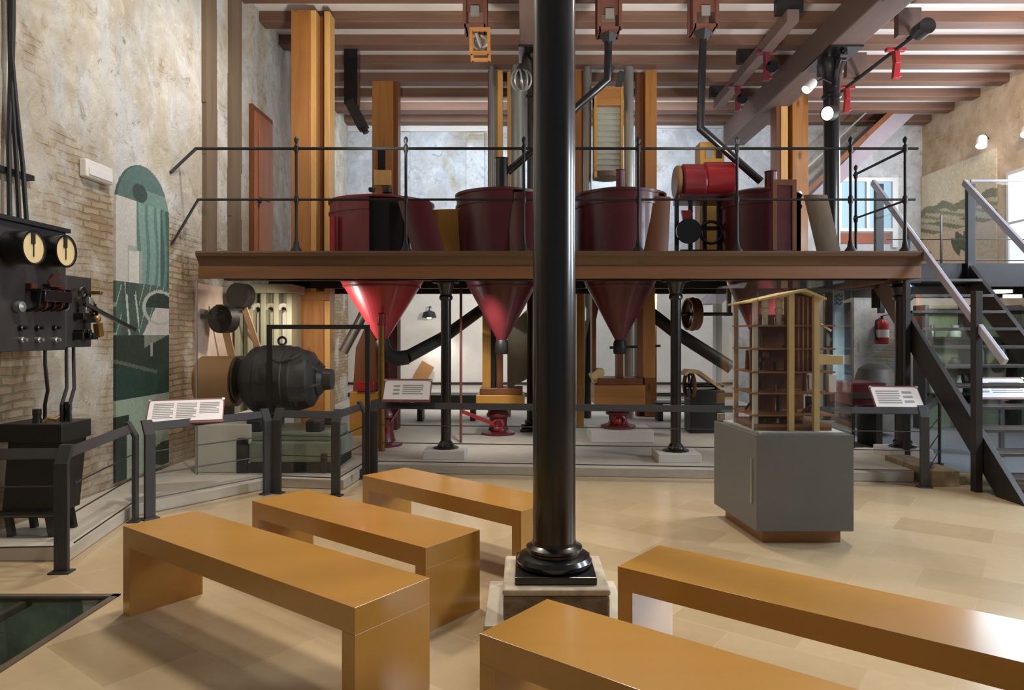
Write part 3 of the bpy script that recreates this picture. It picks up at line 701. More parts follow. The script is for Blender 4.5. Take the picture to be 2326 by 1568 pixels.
MB().box(PX(661, 9.75), PX(747, 9.75), 9.72, 9.76, PZ(682, 9.7), PZ(662, 9.7)).build('crosspiece', 'pine_x', e1, smooth=0)
MB().box(PX(664, 9.75), PX(735, 9.75), 9.74, 9.99, GZ, 2.1).build('lower_box', 'pine_z', e1, bevel=.006, smooth=0)
e2 = trunk('grain_elevator', 'amber pine trunk above the leftmost red drum with a dark slot', 12.5,
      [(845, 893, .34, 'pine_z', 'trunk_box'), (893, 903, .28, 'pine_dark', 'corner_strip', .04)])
MB().box(PX(857, 12.4), PX(873, 12.4), 12.44, 12.499, PZ(383, 12.4), PZ(338, 12.4)).build('slot', 'red_in', e2, smooth=0)
MB().box(PX(849, 12.4), PX(887, 12.4), 12.40, 12.499, PZ(420, 12.4), PZ(386, 12.4)).build('block', 'pine_light', e2, smooth=0)
e3 = trunk('grain_elevator', 'slim amber pine trunks with silver pipes left of the centre column', 12.0,
      [(1108, 1114, .3, 'pine_dark', 'side_board'), (1124, 1142, .22, 'pine_light', 'trunk_box', .0), (1152, 1160, .2, 'pine_light', 'corner_strip', .06)])
def pipe(px, Y, r, zb, zt, label, mt='silver'):
    x = PX(px, Y); b = MB().cyl((x, Y, zb), (x, Y, zt), r, n=20)
    o = b.build('metal_pipe', mt); tag(o, label, 'pipe', 'galvanised pipes beside the elevator trunks'); return o
pipe(1118, 11.85, .055, GZ, ZJ, 'silver pipe left of the slim pine trunk, left of the centre column')
pipe(1176, 11.85, .115, 2.48, ZJ, 'broad silver pipe just left of the centre column')
e4 = trunk('grain_elevator', 'amber pine trunk just right of the centre column', 12.0, [(1306, 1325, .25, 'pine_z', 'trunk_box')])
pipe(1334, 11.9, .072, GZ, ZJ, 'silver pipe between two pine trunks right of the centre column')
pipe(1428, 11.9, .085, GZ, ZJ, 'silver pipe left of the broad amber trunk right of the centre')
e5 = trunk('grain_elevator', 'broad amber pine trunk with a dark side strip, right of the slatted box', 12.0,
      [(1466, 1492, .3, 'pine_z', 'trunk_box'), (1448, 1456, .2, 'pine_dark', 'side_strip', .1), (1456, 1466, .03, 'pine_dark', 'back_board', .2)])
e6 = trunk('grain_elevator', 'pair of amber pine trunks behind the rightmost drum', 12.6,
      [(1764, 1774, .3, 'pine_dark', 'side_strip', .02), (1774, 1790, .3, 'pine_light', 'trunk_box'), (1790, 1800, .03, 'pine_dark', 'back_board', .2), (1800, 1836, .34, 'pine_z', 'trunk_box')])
# slatted box (aspirator) between the pipes
ab = thing('slatted_aspirator', (PX(1382, 11.6), 11.6, PZ(405, 11.6)), 'tall amber wood box with pale horizontal louvres right of the centre column', 'louvred box')
x0, x1 = PX(1349, 11.6), PX(1415, 11.6); zt, zb = PZ(200, 11.6), PZ(398, 11.6)
for a in ((x0, x0 + .045), (x1 - .045, x1)): MB().box(a[0], a[1], 11.55, 11.85, zb, zt).build('stile', 'yellow', ab, bevel=.005, smooth=0)
MB().box(x0, x1, 11.56, 11.84, zt - .3, zt + .01).build('head_board', 'pine_x', ab, bevel=.005, smooth=0)
MB().box(x0, x1, 11.5, 11.84, zb - .05, zb + .04).build('sill', 'pine_light', ab, bevel=.005, smooth=0)
MB().box(x0 + .05, x1 - .05, 11.8, 11.83, zb, zt).build('back_board', 'pine_dark', ab, smooth=0)
n = 11
for i in range(n):
    z = zb + .07 + (zt - .32 - zb - .07) * i / n
    MB().bar((x0 + .045, 11.64, z + .06), (x1 - .045, 11.64, z + .06), .02, .115, R(-28)).build('louvre', 'slat', ab, smooth=0)
MB().bar((x0 + .1, 11.6, zt), ((x0 + x1) / 2 + .05, 11.6, zt + .36), .12, .12).bar((x1 - .08, 11.7, zt), (x1 + .0, 11.7, zt + .3), .1, .1).build('top_chute', 'duct', ab, smooth=0)
MB().lathe([(.2, .0), (.24, .02), (.24, .1), (.22, .1), (.2, .02), (0, .02)], P(1378, 408, 11.66)).build('sieve', 'dark_timber', ab)
yb = thing('sight_box', P(1620, 372, 9.9), 'yellow varnished box with two windows above the red hoods', 'box')
b = MB(); x0, x1 = PX(1590, 9.9), PX(1646, 9.9); zb, zt = DZ, PZ(322, 9.9)
b.box(x0, x1, 9.9, 10.2, zb, zt).build('case', 'yellow', yb, bevel=.006, smooth=0)
for a, c in ((1603, 1618), (1627, 1640)): MB().box(PX(a, 9.9), PX(c, 9.9), 9.885, 9.9, PZ(360, 9.9), PZ(336, 9.9)).build('sight_glass', 'silver' if a < 1610 else 'red_in', yb, smooth=0)

# ------------------------------------------------------------------ spout boxes hanging from the ceiling with black spouts
def spout_box(px0, px1, ptop, pbot, label, Y=9.0, pipe_pts=None, open_frame=False):
    x0, x1 = PX(px0, Y), PX(px1, Y); zb = PZ(pbot, Y); cx = (x0 + x1) / 2; hw = (x1 - x0) / 2
    t = thing('grain_spout_box', (cx, Y, zb), label, 'spout box', 'brown wooden spout boxes hanging from the ceiling')
    b = MB()
    for sx in (-1, 1):
        for sy in (-1, 1): b.box(cx + sx * hw - .02, cx + sx * hw + .02, Y + sy * hw - .02, Y + sy * hw + .02, zb, ZJ)
    b.build('corner_post', 'box_wood', t, smooth=0)
    for k in range(2): MB().box(cx - hw, cx + hw, Y - hw - .02, Y + hw + .02, zb + k * .78, zb + k * .78 + .035).build('band', 'box_wood', t, smooth=0)
    MB().box(cx - hw + .01, cx + hw - .01, Y - hw + .01, Y - hw + .03, zb + .2, ZJ).box(cx - hw + .01, cx - hw + .03, Y - hw, Y + hw, zb, ZJ).box(cx + hw - .03, cx + hw - .01, Y - hw, Y + hw, zb, ZJ).build('board', 'box_wood', t, smooth=0)
    MB().box(cx - .055, cx + .055, Y - hw - .012, Y - hw + .012, zb + .14, zb + .27).build('sight_glass', 'silver', t, smooth=0)
    if pipe_pts:
        MB().lathe([(.05, -.16), (.055, -.12), (hw * .9, -.005), (hw * .9, .03)], (cx, Y, zb), n=4).build('funnel', 'iron_matt', t, smooth=0)
        MB().tube([(cx, Y, zb - .1)] + [P(a, c, Y) for a, c in pipe_pts], .05, 16).build('spout_pipe', 'iron', t)
    if open_frame:
        z2 = PZ(132, Y); b = MB(); h2 = hw * .85; cx += .06
        for sx in (-1, 1):
            for sy in (-1, 1): b.box(cx + sx * h2 - .018, cx + sx * h2 + .018, Y + sy * h2 - .018, Y + sy * h2 + .018, z2, zb)
        for z in (z2, zb - .04): b.box(cx - h2, cx + h2, Y - h2 - .02, Y - h2 + .02, z, z + .04); b.box(cx - h2, cx + h2, Y + h2 - .02, Y + h2 + .02, z, z + .04)
        b.build('open_frame', 'pine_x', t, smooth=0)
        MB().torus((cx, Y, (z2 + zb) / 2 + .03), (.3, 1, 0), .085, .022).cyl((cx - .05, Y - .05, zb - .04), (cx + .03, Y, z2 + .08), .025).build('valve_wheel', 'silver', t)
    return t
spout_box(1057, 1104, 10, 72, 'wooden ceiling box above an open frame with a small wheel, left of the column', open_frame=True)
spout_box(1358, 1406, 10, 78, 'wooden ceiling box whose black spout bends left behind the column', pipe_pts=[(1380, 182), (1310, 244), (1215, 338), (1152, 392)])
spout_box(1571, 1622, 10, 72, 'wooden ceiling box whose long black spout runs down right to the last drum', pipe_pts=[(1591, 292), (1728, 412)])
hk = thing('tapered_chute', P(800, 250, 11.2), 'tapered black chute hanging near the ceiling right of the broad pine trunk', 'chute')
MB().bar(P(795, 232, 11.2), P(826, 292, 11.2), .2, .16).build('body', 'iron_matt', hk, smooth=0)
MB().cyl(P(822, 285, 11.2), P(832, 302, 11.2), .06, .05).box(PX(785, 11.2), PX(815, 11.2), 11.1, 11.3, PZ(242, 11.2), ZJ).build('bracket', 'iron', hk)

# ------------------------------------------------------------------ line shafts and bearers under the ceiling
def line_shaft(x, z, y0, y1, hang, label, beam=True, mat='red', hw=.05):
    t = thing('line_shaft', (x, (y0 + y1) / 2, z - .4), label, 'line shaft', 'line shafts under the ceiling')
    if beam:
        MB().box(x - .08, x + .08, y0, y1, z, z + .16).build('bearer', 'beam', t, smooth=0)
        for y in (y0 + .1, (y0 + y1) / 2, y1 - .15): MB().box(x - .18, x + .18, y, y + .12, z + .16, ZJ).build('cross_block', 'iron_matt', t, smooth=0)
    else:
        MB().cyl((x, y0, z), (x, y1, z), .03, n=12).build('shaft', 'iron_matt', t)
        MB().lathe([(0, 0), (.11, 0), (.11, .22), (0, .22)], (x, y0 - .02, z), (0, 1, 0), 20).build('pulley', 'iron', t)
        for y in (y0 + .4, y1 - 1.1): MB().box(x - .2, x + .12, y - .06, y + .06, z + .02, ZJ).build('bearer', 'beam', t, smooth=0)
    for y in hang:
        b = MB()
        b.bar((x, y, z + .02), (x + .02, y, z - .2), .07, .1).bar((x + .02, y, z - .18), (x + .0, y, z - .42), .09, .07).box(x - .14, x + .14, y - .04, y + .04, z - .02, z + .03)
        b.bar((x - .02, y, z - .4), (x + .08, y, z - .36), .06, .05)
        b.build('hanger', mat, t, bevel=.006)
        if beam: MB().lathe([(0, 0), (.09, 0), (.09, .12), (0, .12)], (x + .08, y - .05, z - .22), (0, 1, 0), 16).build('bearing', 'iron', t)
    return t
line_shaft(3.6, 5.72, 9.3, 12.9, (10.35, 11.75), 'timber bearer with maroon hangers left of the right ceiling beam')
line_shaft(5.42, 5.68, 9.35, 12.4, (10.15, 11.7), 'dark shaft with two bright red hangers right of the right ceiling beam', False, 'red_bright')

# ------------------------------------------------------------------ spotlights and lamps
def spotlight(p, aim, label, ln=.2, r=.09, arm=None, body='white'):
    p = Vector(p); d = (Vector(aim) - p).normalized()
    t = thing('spotlight', p, label, 'spotlight', 'museum spotlights')
    MB().lathe([(0, 0), (r * .8, 0), (r, .03), (r, ln), (r * .92, ln), (r * .92, ln - .015), (0, ln - .015)], p, d, 20).build('housing', body, t)
    MB().lathe([(0, 0), (r * .88, 0), (r * .88, .004), (0, .004)], p + d * (ln - .012), d, 20).build('lens', 'lit', t)
    if arm: MB().tube([p + d * ln * .4, (p + Vector(arm)) / 2 + Vector((0, 0, .05)), arm], .015, 8).build('bracket', 'iron_matt', t)
    return t
spotlight(P(1848, 185, 10.1), P(1780, 262, 9.9), 'white spotlight on a bracket left of the right column head', .2, .072, (4.55, 10.3, 5.25))
spotlight(P(1893, 256, 10.1), P(1850, 262, 9.85), 'pale round spotlight fixed on the right column', .16, .11, (4.6, 10.35, 4.75), 'iron_matt')
spotlight((8.5, 12.9, PZ(312, 12.9)), (8.3, 12.7, 4.6), 'small bright spotlight on the right wall above the landscape print', .2, .09, (8.75, 13.1, PZ(308, 12.9)))
spotlight((8.6, 11.9, PZ(290, 11.9)), (8.3, 11.6, 4.5), 'small white spotlight on the right wall near the frame edge', .18, .08, (8.75, 12.0, PZ(285, 11.9)))
lp = thing('shaded_lamp', P(975, 715, 15.0), 'small black lamp shining on the white wall under the platform', 'lamp')
MB().lathe([(.02, .16), (.12, .12), (.16, .0), (.15, .0), (.02, .1)], P(975, 722, 15.0)).build('shade', 'iron_matt', lp)
MB().sphere(P(975, 719, 15.0), .06, 12).build('bulb', 'lit', lp)
MB().tube([P(975, 722, 15.0) + Vector((0, 0, .14)), P(975, 722, 15.0) + Vector((0, .05, .24)), P(975, 722, 15.0) + Vector((0, .29, .24))], .014, 8).build('arm', 'iron_matt', lp)
cl = thing('clamp_light', P(1184, 190, 9.9), 'metal lamp cage hanging by the column head behind the centre column', 'lamp')
b = MB()
for k in range(5):
    a = k * math.pi / 5
    b.torus(P(1184, 182, 9.9), (math.cos(a), math.sin(a), .15), .15, .012, 20, 6)
b.build('cage', 'silver', cl)
MB().lathe([(.0, 0), (.06, .0), (.08, .12), (.05, .2), (0, .2)], P(1186, 178, 9.9)).build('lamp_body', 'iron_matt', cl)
MB().tube([P(1186, 160, 9.9), P(1188, 140, 10.0), P(1196, 125, 10.2)], .02, 8).build('arm', 'iron_matt', cl)
em = thing('emergency_light', (XL, 6.25, 3.0), 'white rectangular emergency light high on the left wall above the mural', 'emergency light')
z1, z0 = PZ(370, 6.2), PZ(410, 6.2)
MB().box(XL, XL + .07, 6.03, 6.42, z0, z1).build('housing', 'white', em, bevel=.012)
MB().box(XL + .07, XL + .085, 6.06, 6.39, z0 + .02, z1 - .07).build('diffuser', 'paper', em, bevel=.004)

# ------------------------------------------------------------------ switchboard, cables and starter box at the left wall
sx = -3.42; yA, yB = 4.25, -sx * F / (CX - 150); yC = -sx * F / (CX - 209)
zt1, zb1 = PZ(530, yB), PZ(795, yB); zt2, zb2 = PZ(632, yC), PZ(788, yC)
sw = thing('switchboard', (sx, 5.0, zb1), 'black slate switchboard with two round gauges at the left wall', 'switchboard')
MB().box(sx - .04, sx, yA, yB, zb1, zt1).build('upper_slab', 'slate', sw, bevel=.006, smooth=0)
MB().box(sx - .05, sx - .005, yB + .005, yC, zb2, zt2).build('side_slab', 'slate', sw, bevel=.006, smooth=0)
MB().box(sx - .05, sx + .03, yA, yB + .01, zt1, zt1 + .03).build('top_strip', 'iron_matt', sw, smooth=0)
for y in (4.5, yB - .05, yC - .05):
    MB().box(XL, sx - .04, y, y + .04, zb1 + .1, zb1 + .14).box(XL, sx - .04, y, y + .04, zt2 - .14, zt2 - .10).build('wall_bracket', 'iron_matt', sw, smooth=0)
for px, py in ((77, 563), (150, 571)):
    xg = sx + .16; y = -xg * F / (CX - px); z = PZ(py, y); g = thing
    r = .112
    go = MB().lathe([(r * .95, 0), (r, .02), (r, .14), (r * 1.04, .145), (r * 1.04, .165), (r * .93, .165), (r * .9, .15), (0, .15)], (sx, y, z), (1, 0, 0), 32).build('gauge', 'iron', sw)
    MB().lathe([(0, 0), (r * .9, 0), (r * .9, .004), (0, .004)], (sx + .152, y, z), (1, 0, 0), 32).build('dial', 'dial', go)
    MB().obox((sx + .160, y - .005, z + r * .55), (.006, .035, .075)).obox((sx + .160, y, z - .01), (.004, .006, .1)).build('needle', 'iron_matt', go, smooth=0)
def on_board(px, py, dx=0):
    x = sx + dx; y = -x * F / (CX - px); return Vector((x, y, PZ(py, y)))
for px, py in ((35, 697), (136, 695)):
    MB().lathe([(0, 0), (.035, .0), (.04, .02), (.035, .05), (0, .06)], on_board(px, py), (1, 0, 0), 18).build('lamp_knob', 'silver', sw)
for k, px in enumerate((62, 80, 98, 116, 130)):
    p = on_board(px, 690)
    MB().bar(p + Vector((0, 0, -.05)), p + Vector((.07, 0, -.03)), .02, .02).bar(p + Vector((.07, 0, -.03)), p + Vector((.09, 0, .1)), .022, .016).bar(p + Vector((0, 0, .1)), p + Vector((.09, 0, .09)), .02, .02).build('knife_switch', 'copper' if k % 2 else 'iron', sw, smooth=0)
p = on_board(70, 655); q = on_board(134, 650)
MB().box(sx, sx + .1, p.y, q.y, p.z - .09, p.z - .01).build('fuse_block', 'iron', sw, bevel=.006)
MB().box(sx, sx + .05, on_board(98, 640).y, q.y, p.z + .02, p.z + .04).box(sx, sx + .04, on_board(58, 640).y, on_board(72, 640).y, p.z - .01, p.z + .03).build('busbar', 'copper', sw, smooth=0)
MB().bar(on_board(110, 640), on_board(136, 622, .05), .02, .02).build('lever', 'copper', sw)
for px in (45, 83, 122):
    for py, rr in ((745, .022), (772, .020)):
        MB().lathe([(0, 0), (rr, 0), (rr, .025), (rr * .6, .03), (rr * .6, .05), (0, .05)], on_board(px, py), (1, 0, 0), 14).build('terminal', 'iron' if py < 760 else 'silver', sw)
rn = random.Random(3)
for k in range(14):
    px = rn.uniform(160, 205); py = rn.uniform(655, 772); p = on_board(px, py, -.005)
    MB().obox(p + Vector((.04, 0, 0)), (rn.uniform(.05, .12), rn.uniform(.02, .06), rn.uniform(.02, .07))).build('relay_part', rn.choice(['iron', 'iron_matt', 'brass', 'silver', 'copper', 'iron']), sw, bevel=.004)
for k in range(4):
    p = on_board(170 + k * 9, 665 + k * 14); MB().torus(p + Vector((.06, 0, 0)), (1, 0, 0), .035, .012, 16, 6).build('coil', 'iron', sw)
MB().bar(on_board(192, 690, .06), on_board(252, 750, .0) + Vector((.2, 0, 0)), .035, .03).build('handle_bar', 'iron', sw, bevel=.005)
MB().bar(on_board(222, 735, .1), on_board(226, 765, .1), .04, .06).sphere(on_board(220, 725, .1), .03, 12).build('contact_arm', 'brass', sw)
# cables rising to the ceiling
for k, (pts, lb) in enumerate((([(22, 508), (20, 330), (24, 160), (20, -60), (20, -330)], 'leftmost of three black cables rising up the left wall'),
                     ([(45, 514), (38, 380), (26, 200), (30, 60), (32, -330)], 'middle one of three black cables rising up the left wall'),
                     ([(62, 516), (52, 380), (36, 230), (26, 120), (40, -330)], 'rightmost of three black cables rising up the left wall'))):
    X = -3.66; q = []
    for px, py in pts:
        y = 4.55 + k * .02 + (px - 20) * .004; q.append(Vector((PX(px, y * 1.0), y, PZ(py, y))))
    xx = [Vector((max(XL + .03, min(v.x, -3.35)), v.y, v.z)) for v in q]
    # place on the wall plane: keep each point at a fixed distance from the wall
    ww = []
    for (px, py) in pts:
        X = XL + .07 + .012 * k; y = -X * F / (CX - px); ww.append(Vector((X, y, PZ(py, y))))
    ww[-1].z = ZJ
    ww[0].z -= .04
    sm = []
    for i in range(len(ww) - 1):
        for s_ in range(6):
            a = s_ / 6; sm.append(ww[i].lerp(ww[i + 1], a))
    sm.append(ww[-1])
    tag(MB().tube(sm, .016, 8).build('power_cable', 'iron_matt'), lb, 'cable', 'black cables on the left wall')
ir = MB(); X = XL
ya, yb_ = -XL * F / CX, -XL * F / (CX - 64); z = PZ(388, 5.2)
ir.box(X, X + .05, ya - .2, yb_, z - .03, z + .01)
tag(ir.build('cable_rack', 'iron_matt', smooth=0), 'black iron rack bar holding the cables on the left wall', 'cable rack')
# starter box
bx0, bx1, by0, by1 = -3.72, -3.27, 4.92, 5.26; zt = .905
sb = thing('starter_box', (-3.5, 5.1, GZ), 'black tapered electrical box with cables on feet at the left wall', 'electrical box')
MB().box(bx0, bx1, by0, by1, zt - .13, zt).build('lid_box', 'iron_matt', sb, bevel=.008, smooth=0)
MB().add([(bx0 + .05, by0 + .03, zt - .13), (bx1 - .02, by0 + .03, zt - .13), (bx1 - .02, by1 - .03, zt - .13), (bx0 + .05, by1 - .03, zt - .13),
          (bx0 + .02, by0 + .01, .26), (bx1 - .07, by0 + .01, .26), (bx1 - .07, by1 - .03, .26), (bx0 + .02, by1 - .03, .26)],
         [(0, 1, 2, 3), (7, 6, 5, 4), (0, 4, 5, 1), (1, 5, 6, 2), (2, 6, 7, 3), (3, 7, 4, 0)]).build('tank', 'iron_matt', sb, smooth=0)
for x in (bx0 + .04, bx1 - .12):
    for y in (by0 + .04, by1 - .07): MB().bar((x, y, .27), (x + .03, y, GZ), .04, .04).build('foot', 'iron', sb, smooth=0)
MB().box(bx0 - .0, bx1 + .02, by0 - .03, by0 + .02, .25, .29).build('foot_rail', 'iron', sb, smooth=0)
for x, y, h in ((-3.5, 5.0, .1), (-3.36, 5.12, .14)): MB().lathe([(.03, 0), (.026, h * .5), (.03, h * .5 + .01), (.028, h), (0, h)], (x, y, zt), n=14).build('terminal', 'iron', sb)
MB().tube([(-3.46, 5.0, zt), (-3.44, 5.02, zt + .03), (-3.4, 5.05, zt + .02), (-3.38, 5.1, zt + .05)], .012, 8).build('link', 'brass', sb)
for k, (pa, pb, lb) in enumerate((((112, 797), (102, 945), 'short black cable down to the black box, leftmost'), ((160, 790), (140, 945), 'short black cable down to the black box, middle one'), ((176, 790), (158, 945), 'short black cable down to the black box, rightmost'))):
    p = on_board(*pa); p.x -= .03; X = -3.4 + .05 * k; y = 5.08; q = Vector((PX(pb[0], y), y, zt + .0))
    tag(MB().tube([p + Vector((0, 0, .03)), p + Vector((0, 0, -.1)), p.lerp(q, .5) + Vector((.02, 0, -.03)), q + Vector((0, 0, .12)), q], .012, 8).build('starter_cable', 'iron_matt'), lb, 'cable', 'cables between switchboard and starter box')

# ------------------------------------------------------------------ arched mural on the left wall
my0, my1 = -(XL + .02) * F / (CX - 262), -(XL + .02) * F / (CX - 383); mz0, mz1 = .14, PZ(378, 7.0)
def mural_fn(u, v):
    py = 1060 - v * 682; r = random.Random(int(u * 34) * 131 + int(v * 140)); j = r.uniform(-6, 6)
    def c(a, b, d): return (max(0, a + j), max(0, b + j), max(0, d + j))
    if py > 890:
        if u < .22 and 925 < py < 965: return c(34, 50, 40)
        if py > 960 and u < .18: return c(52, 62, 52)
        if (u - .9) ** 2 * 9000 + (py - 1030) ** 2 * .8 < 600: return c(60, 76, 66)
        return c(150, 166, 146)
    if py > 752:
        if abs(py - (812 + (u - .1) * 40)) < 4 and u < .75: return c(84, 96, 82)
        if .62 < u < .66 and 770 < py < 800: return c(150, 156, 142)
        if u > .5 and py < 752 + (1 - u) * 60: return c(120, 128, 112)
        return c(38, 52, 44) if py < 820 else c(34, 62, 52)
    if py > 640:                                              # workman-like dark shape on the left, round machine on the right
        if .16 < u < .34 and py < 668: return c(62, 78, 70) if (u - .25) ** 2 * 4000 + (py - 652) ** 2 < 220 else c(176, 176, 164)
        if .10 < u < .40 and py < 752:
            if abs(u - .18 - (py - 670) * .0006) < .018 or abs(u - .34 - (py - 670) * .001) < .015: return c(178, 190, 172)
            return c(66, 84, 76)
        d = math.hypot((u - .82) * 115, (py - 690))
        if 34 < d < 41: return c(168, 176, 164)
        if d < 34 and py < 690: return c(44, 58, 52)
        if py > 690 and u > .5 + (745 - py) * .004: return c(196, 190, 182)
        if abs(math.sin(u * 24 + py * .05)) < .16: return c(156, 168, 154)
        return c(74, 96, 86)
    if py > 460:
        if u < .36 - (0 if py < 570 else .14): return c(194, 190, 182) if py < 560 or u < .2 else c(160, 164, 156)
        if py > 568 and .2 < u < .46: return c(204, 200, 192) if u < .40 else c(150, 158, 148)
        if int(u * 17 + .4 * math.sin(py * .03)) % 3 == 0: return c(92, 122, 114)
        if u > .82: return c(66, 92, 84)
        return c(122, 150, 142)
    if math.hypot((u - .42) * 115, (py - 440) * .8) < 16: return c(56, 70, 66)
    if u > .5 and py > 430: return c(110, 138, 128)
    return c(84, 108, 104)
def arch(u, v):
    py = v * 682
    if py < 682 - 110: return True
    return ((u - .5) / .5) ** 2 + ((py - 572) / 110) ** 2 <= 1.0
mu = canvas('arched_mural', (XL, my0, mz0), (0, my1 - my0, 0), (0, 0, mz1 - mz0), 104, 240, mural_fn, .025, (1, 0, 0), None, arch)
tag(mu, 'tall arched green toned photo mural on the brick left wall', 'mural')

# ------------------------------------------------------------------ barriers
def barrier(p0, p1, label, posts=(True, True), outward=None, extra=()):
    p0, p1 = Vector((p0[0], p0[1], 0)), Vector((p1[0], p1[1], 0)); d = (p1 - p0).normalized(); n = Vector((-d.y, d.x, 0))
    if n.dot(Vector((0, 1, 0)) if outward is None else Vector(outward)) < 0: n = -n          # n points towards the machines
    t = thing('barrier_section', (p0 + p1) / 2, label, 'barrier', 'dark steel cable barriers round the machines')
    ps = ([p0] if posts[0] else []) + ([p1] if posts[1] else []) + [p0.lerp(p1, k) for k in extra]
    mt = Matrix((d, n, Vector((0, 0, 1)))).transposed()
    for p in ps:
        b = MB(); b.obox(p + Vector((0, 0, .355)), (.086, .03, .71), mtx=mt)
        q = p + n * .06 + Vector((0, 0, .82)); s = p + Vector((0, 0, .70))
        vs = [s + d * a * .043 + n * c * .015 for a in (-1, 1) for c in (-1, 1)] + [q + d * a * .043 + n * c * .015 for a in (-1, 1) for c in (-1, 1)]
        b.add(vs, [(0, 1, 3, 2), (4, 6, 7, 5), (0, 4, 5, 1), (2, 3, 7, 6), (0, 2, 6, 4), (1, 5, 7, 3)])
        b.obox(p + Vector((0, 0, .006)), (.13, .09, .012), mtx=mt)
        b.build('post', 'steel_dark', t, bevel=.003, smooth=0)
    b = MB(); a = p0 + n * .034 + Vector((0, 0, .765)); c = p1 + n * .034 + Vector((0, 0, .765))
    b.bar(a, c, .016, .072, -.45 if d.cross(n).z > 0 else .45).build('top_rail', 'steel_dark', t, bevel=.002, smooth=0)
    for z in (.56, .37, .17): MB().cyl(p0 + Vector((0, 0, z)), p1 + Vector((0, 0, z)), .0055, n=8).build('cable', 'cable', t)
    return t
barrier((-3.84, 4.44), (-2.99, 4.50), 'short barrier section at the far left in front of the black electrical box', (False, True))
barrier((-2.96, 4.58), (-3.20, 5.73), 'barrier section running back beside the switchboard, left of the first info sign', (False, True), (-1, 0, 0))
barrier((-3.12, 5.80), (-2.47, 6.70), 'barrier section carrying the leftmost info sign', (True, True), (-1, 1, 0))
barrier((-2.39, 6.73), (-1.79, 6.62), 'short barrier section in front of the black electric motor', (True, True))
barrier((-1.76, 6.68), (-1.70, 7.42), 'short barrier section running back right of the electric motor', (False, True), (-1, 0, 0))
barrier((-1.62, 7.50), (4.02, 6.98), 'long barrier section across the front of the machines', (True, True))
barrier((4.08, 7.02), (4.90, 8.20), 'barrier section running back beside the stairs', (False, True), (-1, 0, 0))

# ------------------------------------------------------------------ information signs on the barriers
def info_sign(c, wdt, d, label, lines, tilt=38, ht=.24):
    """sloping sheet on a plum tray; c = middle of the lower front edge, d = direction along the rail"""
    c = Vector(c); d = Vector(d).normalized(); n = Vector((-d.y, d.x, 0)); n = n if n.y > 0 else -n
    up = (n * math.cos(R(tilt)) + Vector((0, 0, math.sin(R(tilt))))); nr = d.cross(up).normalized()
    if nr.z < 0: nr = -nr
    mt = Matrix((d, up, nr)).transposed()
    t = thing('info_sign', c, label, 'sign', 'sloping information signs')
    MB().obox(c + up * ht / 2 - nr * .012, (wdt + .02, ht + .05, .018), mtx=mt).build('tray', 'plum', t, bevel=.003, smooth=0)
    MB().obox(c + up * ht / 2, (wdt, ht, .006), mtx=mt).build('sheet', 'paper', t, smooth=0)
    b = MB()
    for (u0, u1, v0, v1, rows) in lines:
        for k in range(rows):
            v = v1 - (v1 - v0) * (k + .5) / rows; u1b = u1 - (.04 if k % 4 == 3 else 0)
            b.obox(c + d * wdt * ((u0 + u1b) / 2 - .5) + up * ht * v + nr * .004, (wdt * (u1b - u0), ht * (v1 - v0) / rows * .5, .001), mtx=mt)
    b.build('print', 'ink', t, smooth=0)
    for s_ in (-1, 1): MB().cyl(c + d * (wdt / 2) * s_ + up * ht - nr * .02, c + d * (wdt / 2) * s_ + up * (ht) + nr * .012, .014, n=12).build('clip', 'silver', t)
    MB().bar(c + up * .03 - nr * .02, c + up * .03 - n * .0 - Vector((0, 0, .07)), .1, .01).build('mount', 'steel_dark', t, smooth=0)
    return t
T3 = [(.06, .33, .12, .88, 9), (.37, .64, .12, .88, 9), (.68, .95, .30, .88, 7)]
d_ = Vector((.61, .90, 0))
sg = P(418, 958, 6.15)
info_sign(P(420, 956, 6.1), .60, (.94, .34, 0), 'large sloping info sign with three text columns on the left barrier', T3, 40, .25)
info_sign(P(922, 908, 7.42), .50, (1, -.09, 0), 'white info sign on the long barrier left of the slim black column', [(.2, .34, .2, .8, 3), (.4, .85, .25, .8, 5)], 62, .22)
info_sign(P(2045, 925, 7.05), .46, (1, -.09, 0), 'white info sign at the right end of the long barrier', [(.08, .58, .15, .85, 6), (.64, .84, .15, .85, 3)], 48, .25)
i4 = info_sign(P(2285, 903, 8.6), .62, (1, 0, 0), 'white info sign seen under the stairs at the right edge', [(.06, .22, .2, .8, 3), (.28, .9, .2, .85, 6)], 55, .27)
MB().bar((PX(2285, 8.6), 8.68, GZ * 0), (PX(2285, 8.6), 8.68, PZ(905, 8.6)), .05, .04).build('pedestal', 'steel_dark', i4, smooth=0)

# ------------------------------------------------------------------ electric motor with pulley
MB_ = MB
tag(MB().box(-3.42, -2.84, 7.22, 8.6, GZ, .60).build('motor_plinth', 'concrete_w', bevel=.01, smooth=0), 'pale concrete block under the wooden pulley at the left wall', 'plinth')
mo = thing('electric_motor', (-2.5, 7.6, GZ), 'big charcoal electric motor with a lifting ring on a grey green base', 'motor')
b = MB(); b.prism([(-2.94, 7.22), (-1.98, 7.22), (-1.98, 8.05), (-2.94, 8.05)], .2, .42); b.box(-2.9, -2.02, 7.26, 8.0, .42, .52)
b.build('bed', 'greenbase', mo, bevel=.02, smooth=0)
MB().box(-2.97, -2.86, 7.18, 8.1, GZ, .46).box(-2.1, -2.04, 7.18, 7.3, GZ, .3).box(-2.95, -2.0, 7.2, 8.08, GZ, .2).build('bed_foot', 'iron_matt', mo, bevel=.01, smooth=0)
mx0, mx1 = PX(556, 7.6), PX(722, 7.6); mz = PZ(862, 7.6); L_ = mx1 - mx0
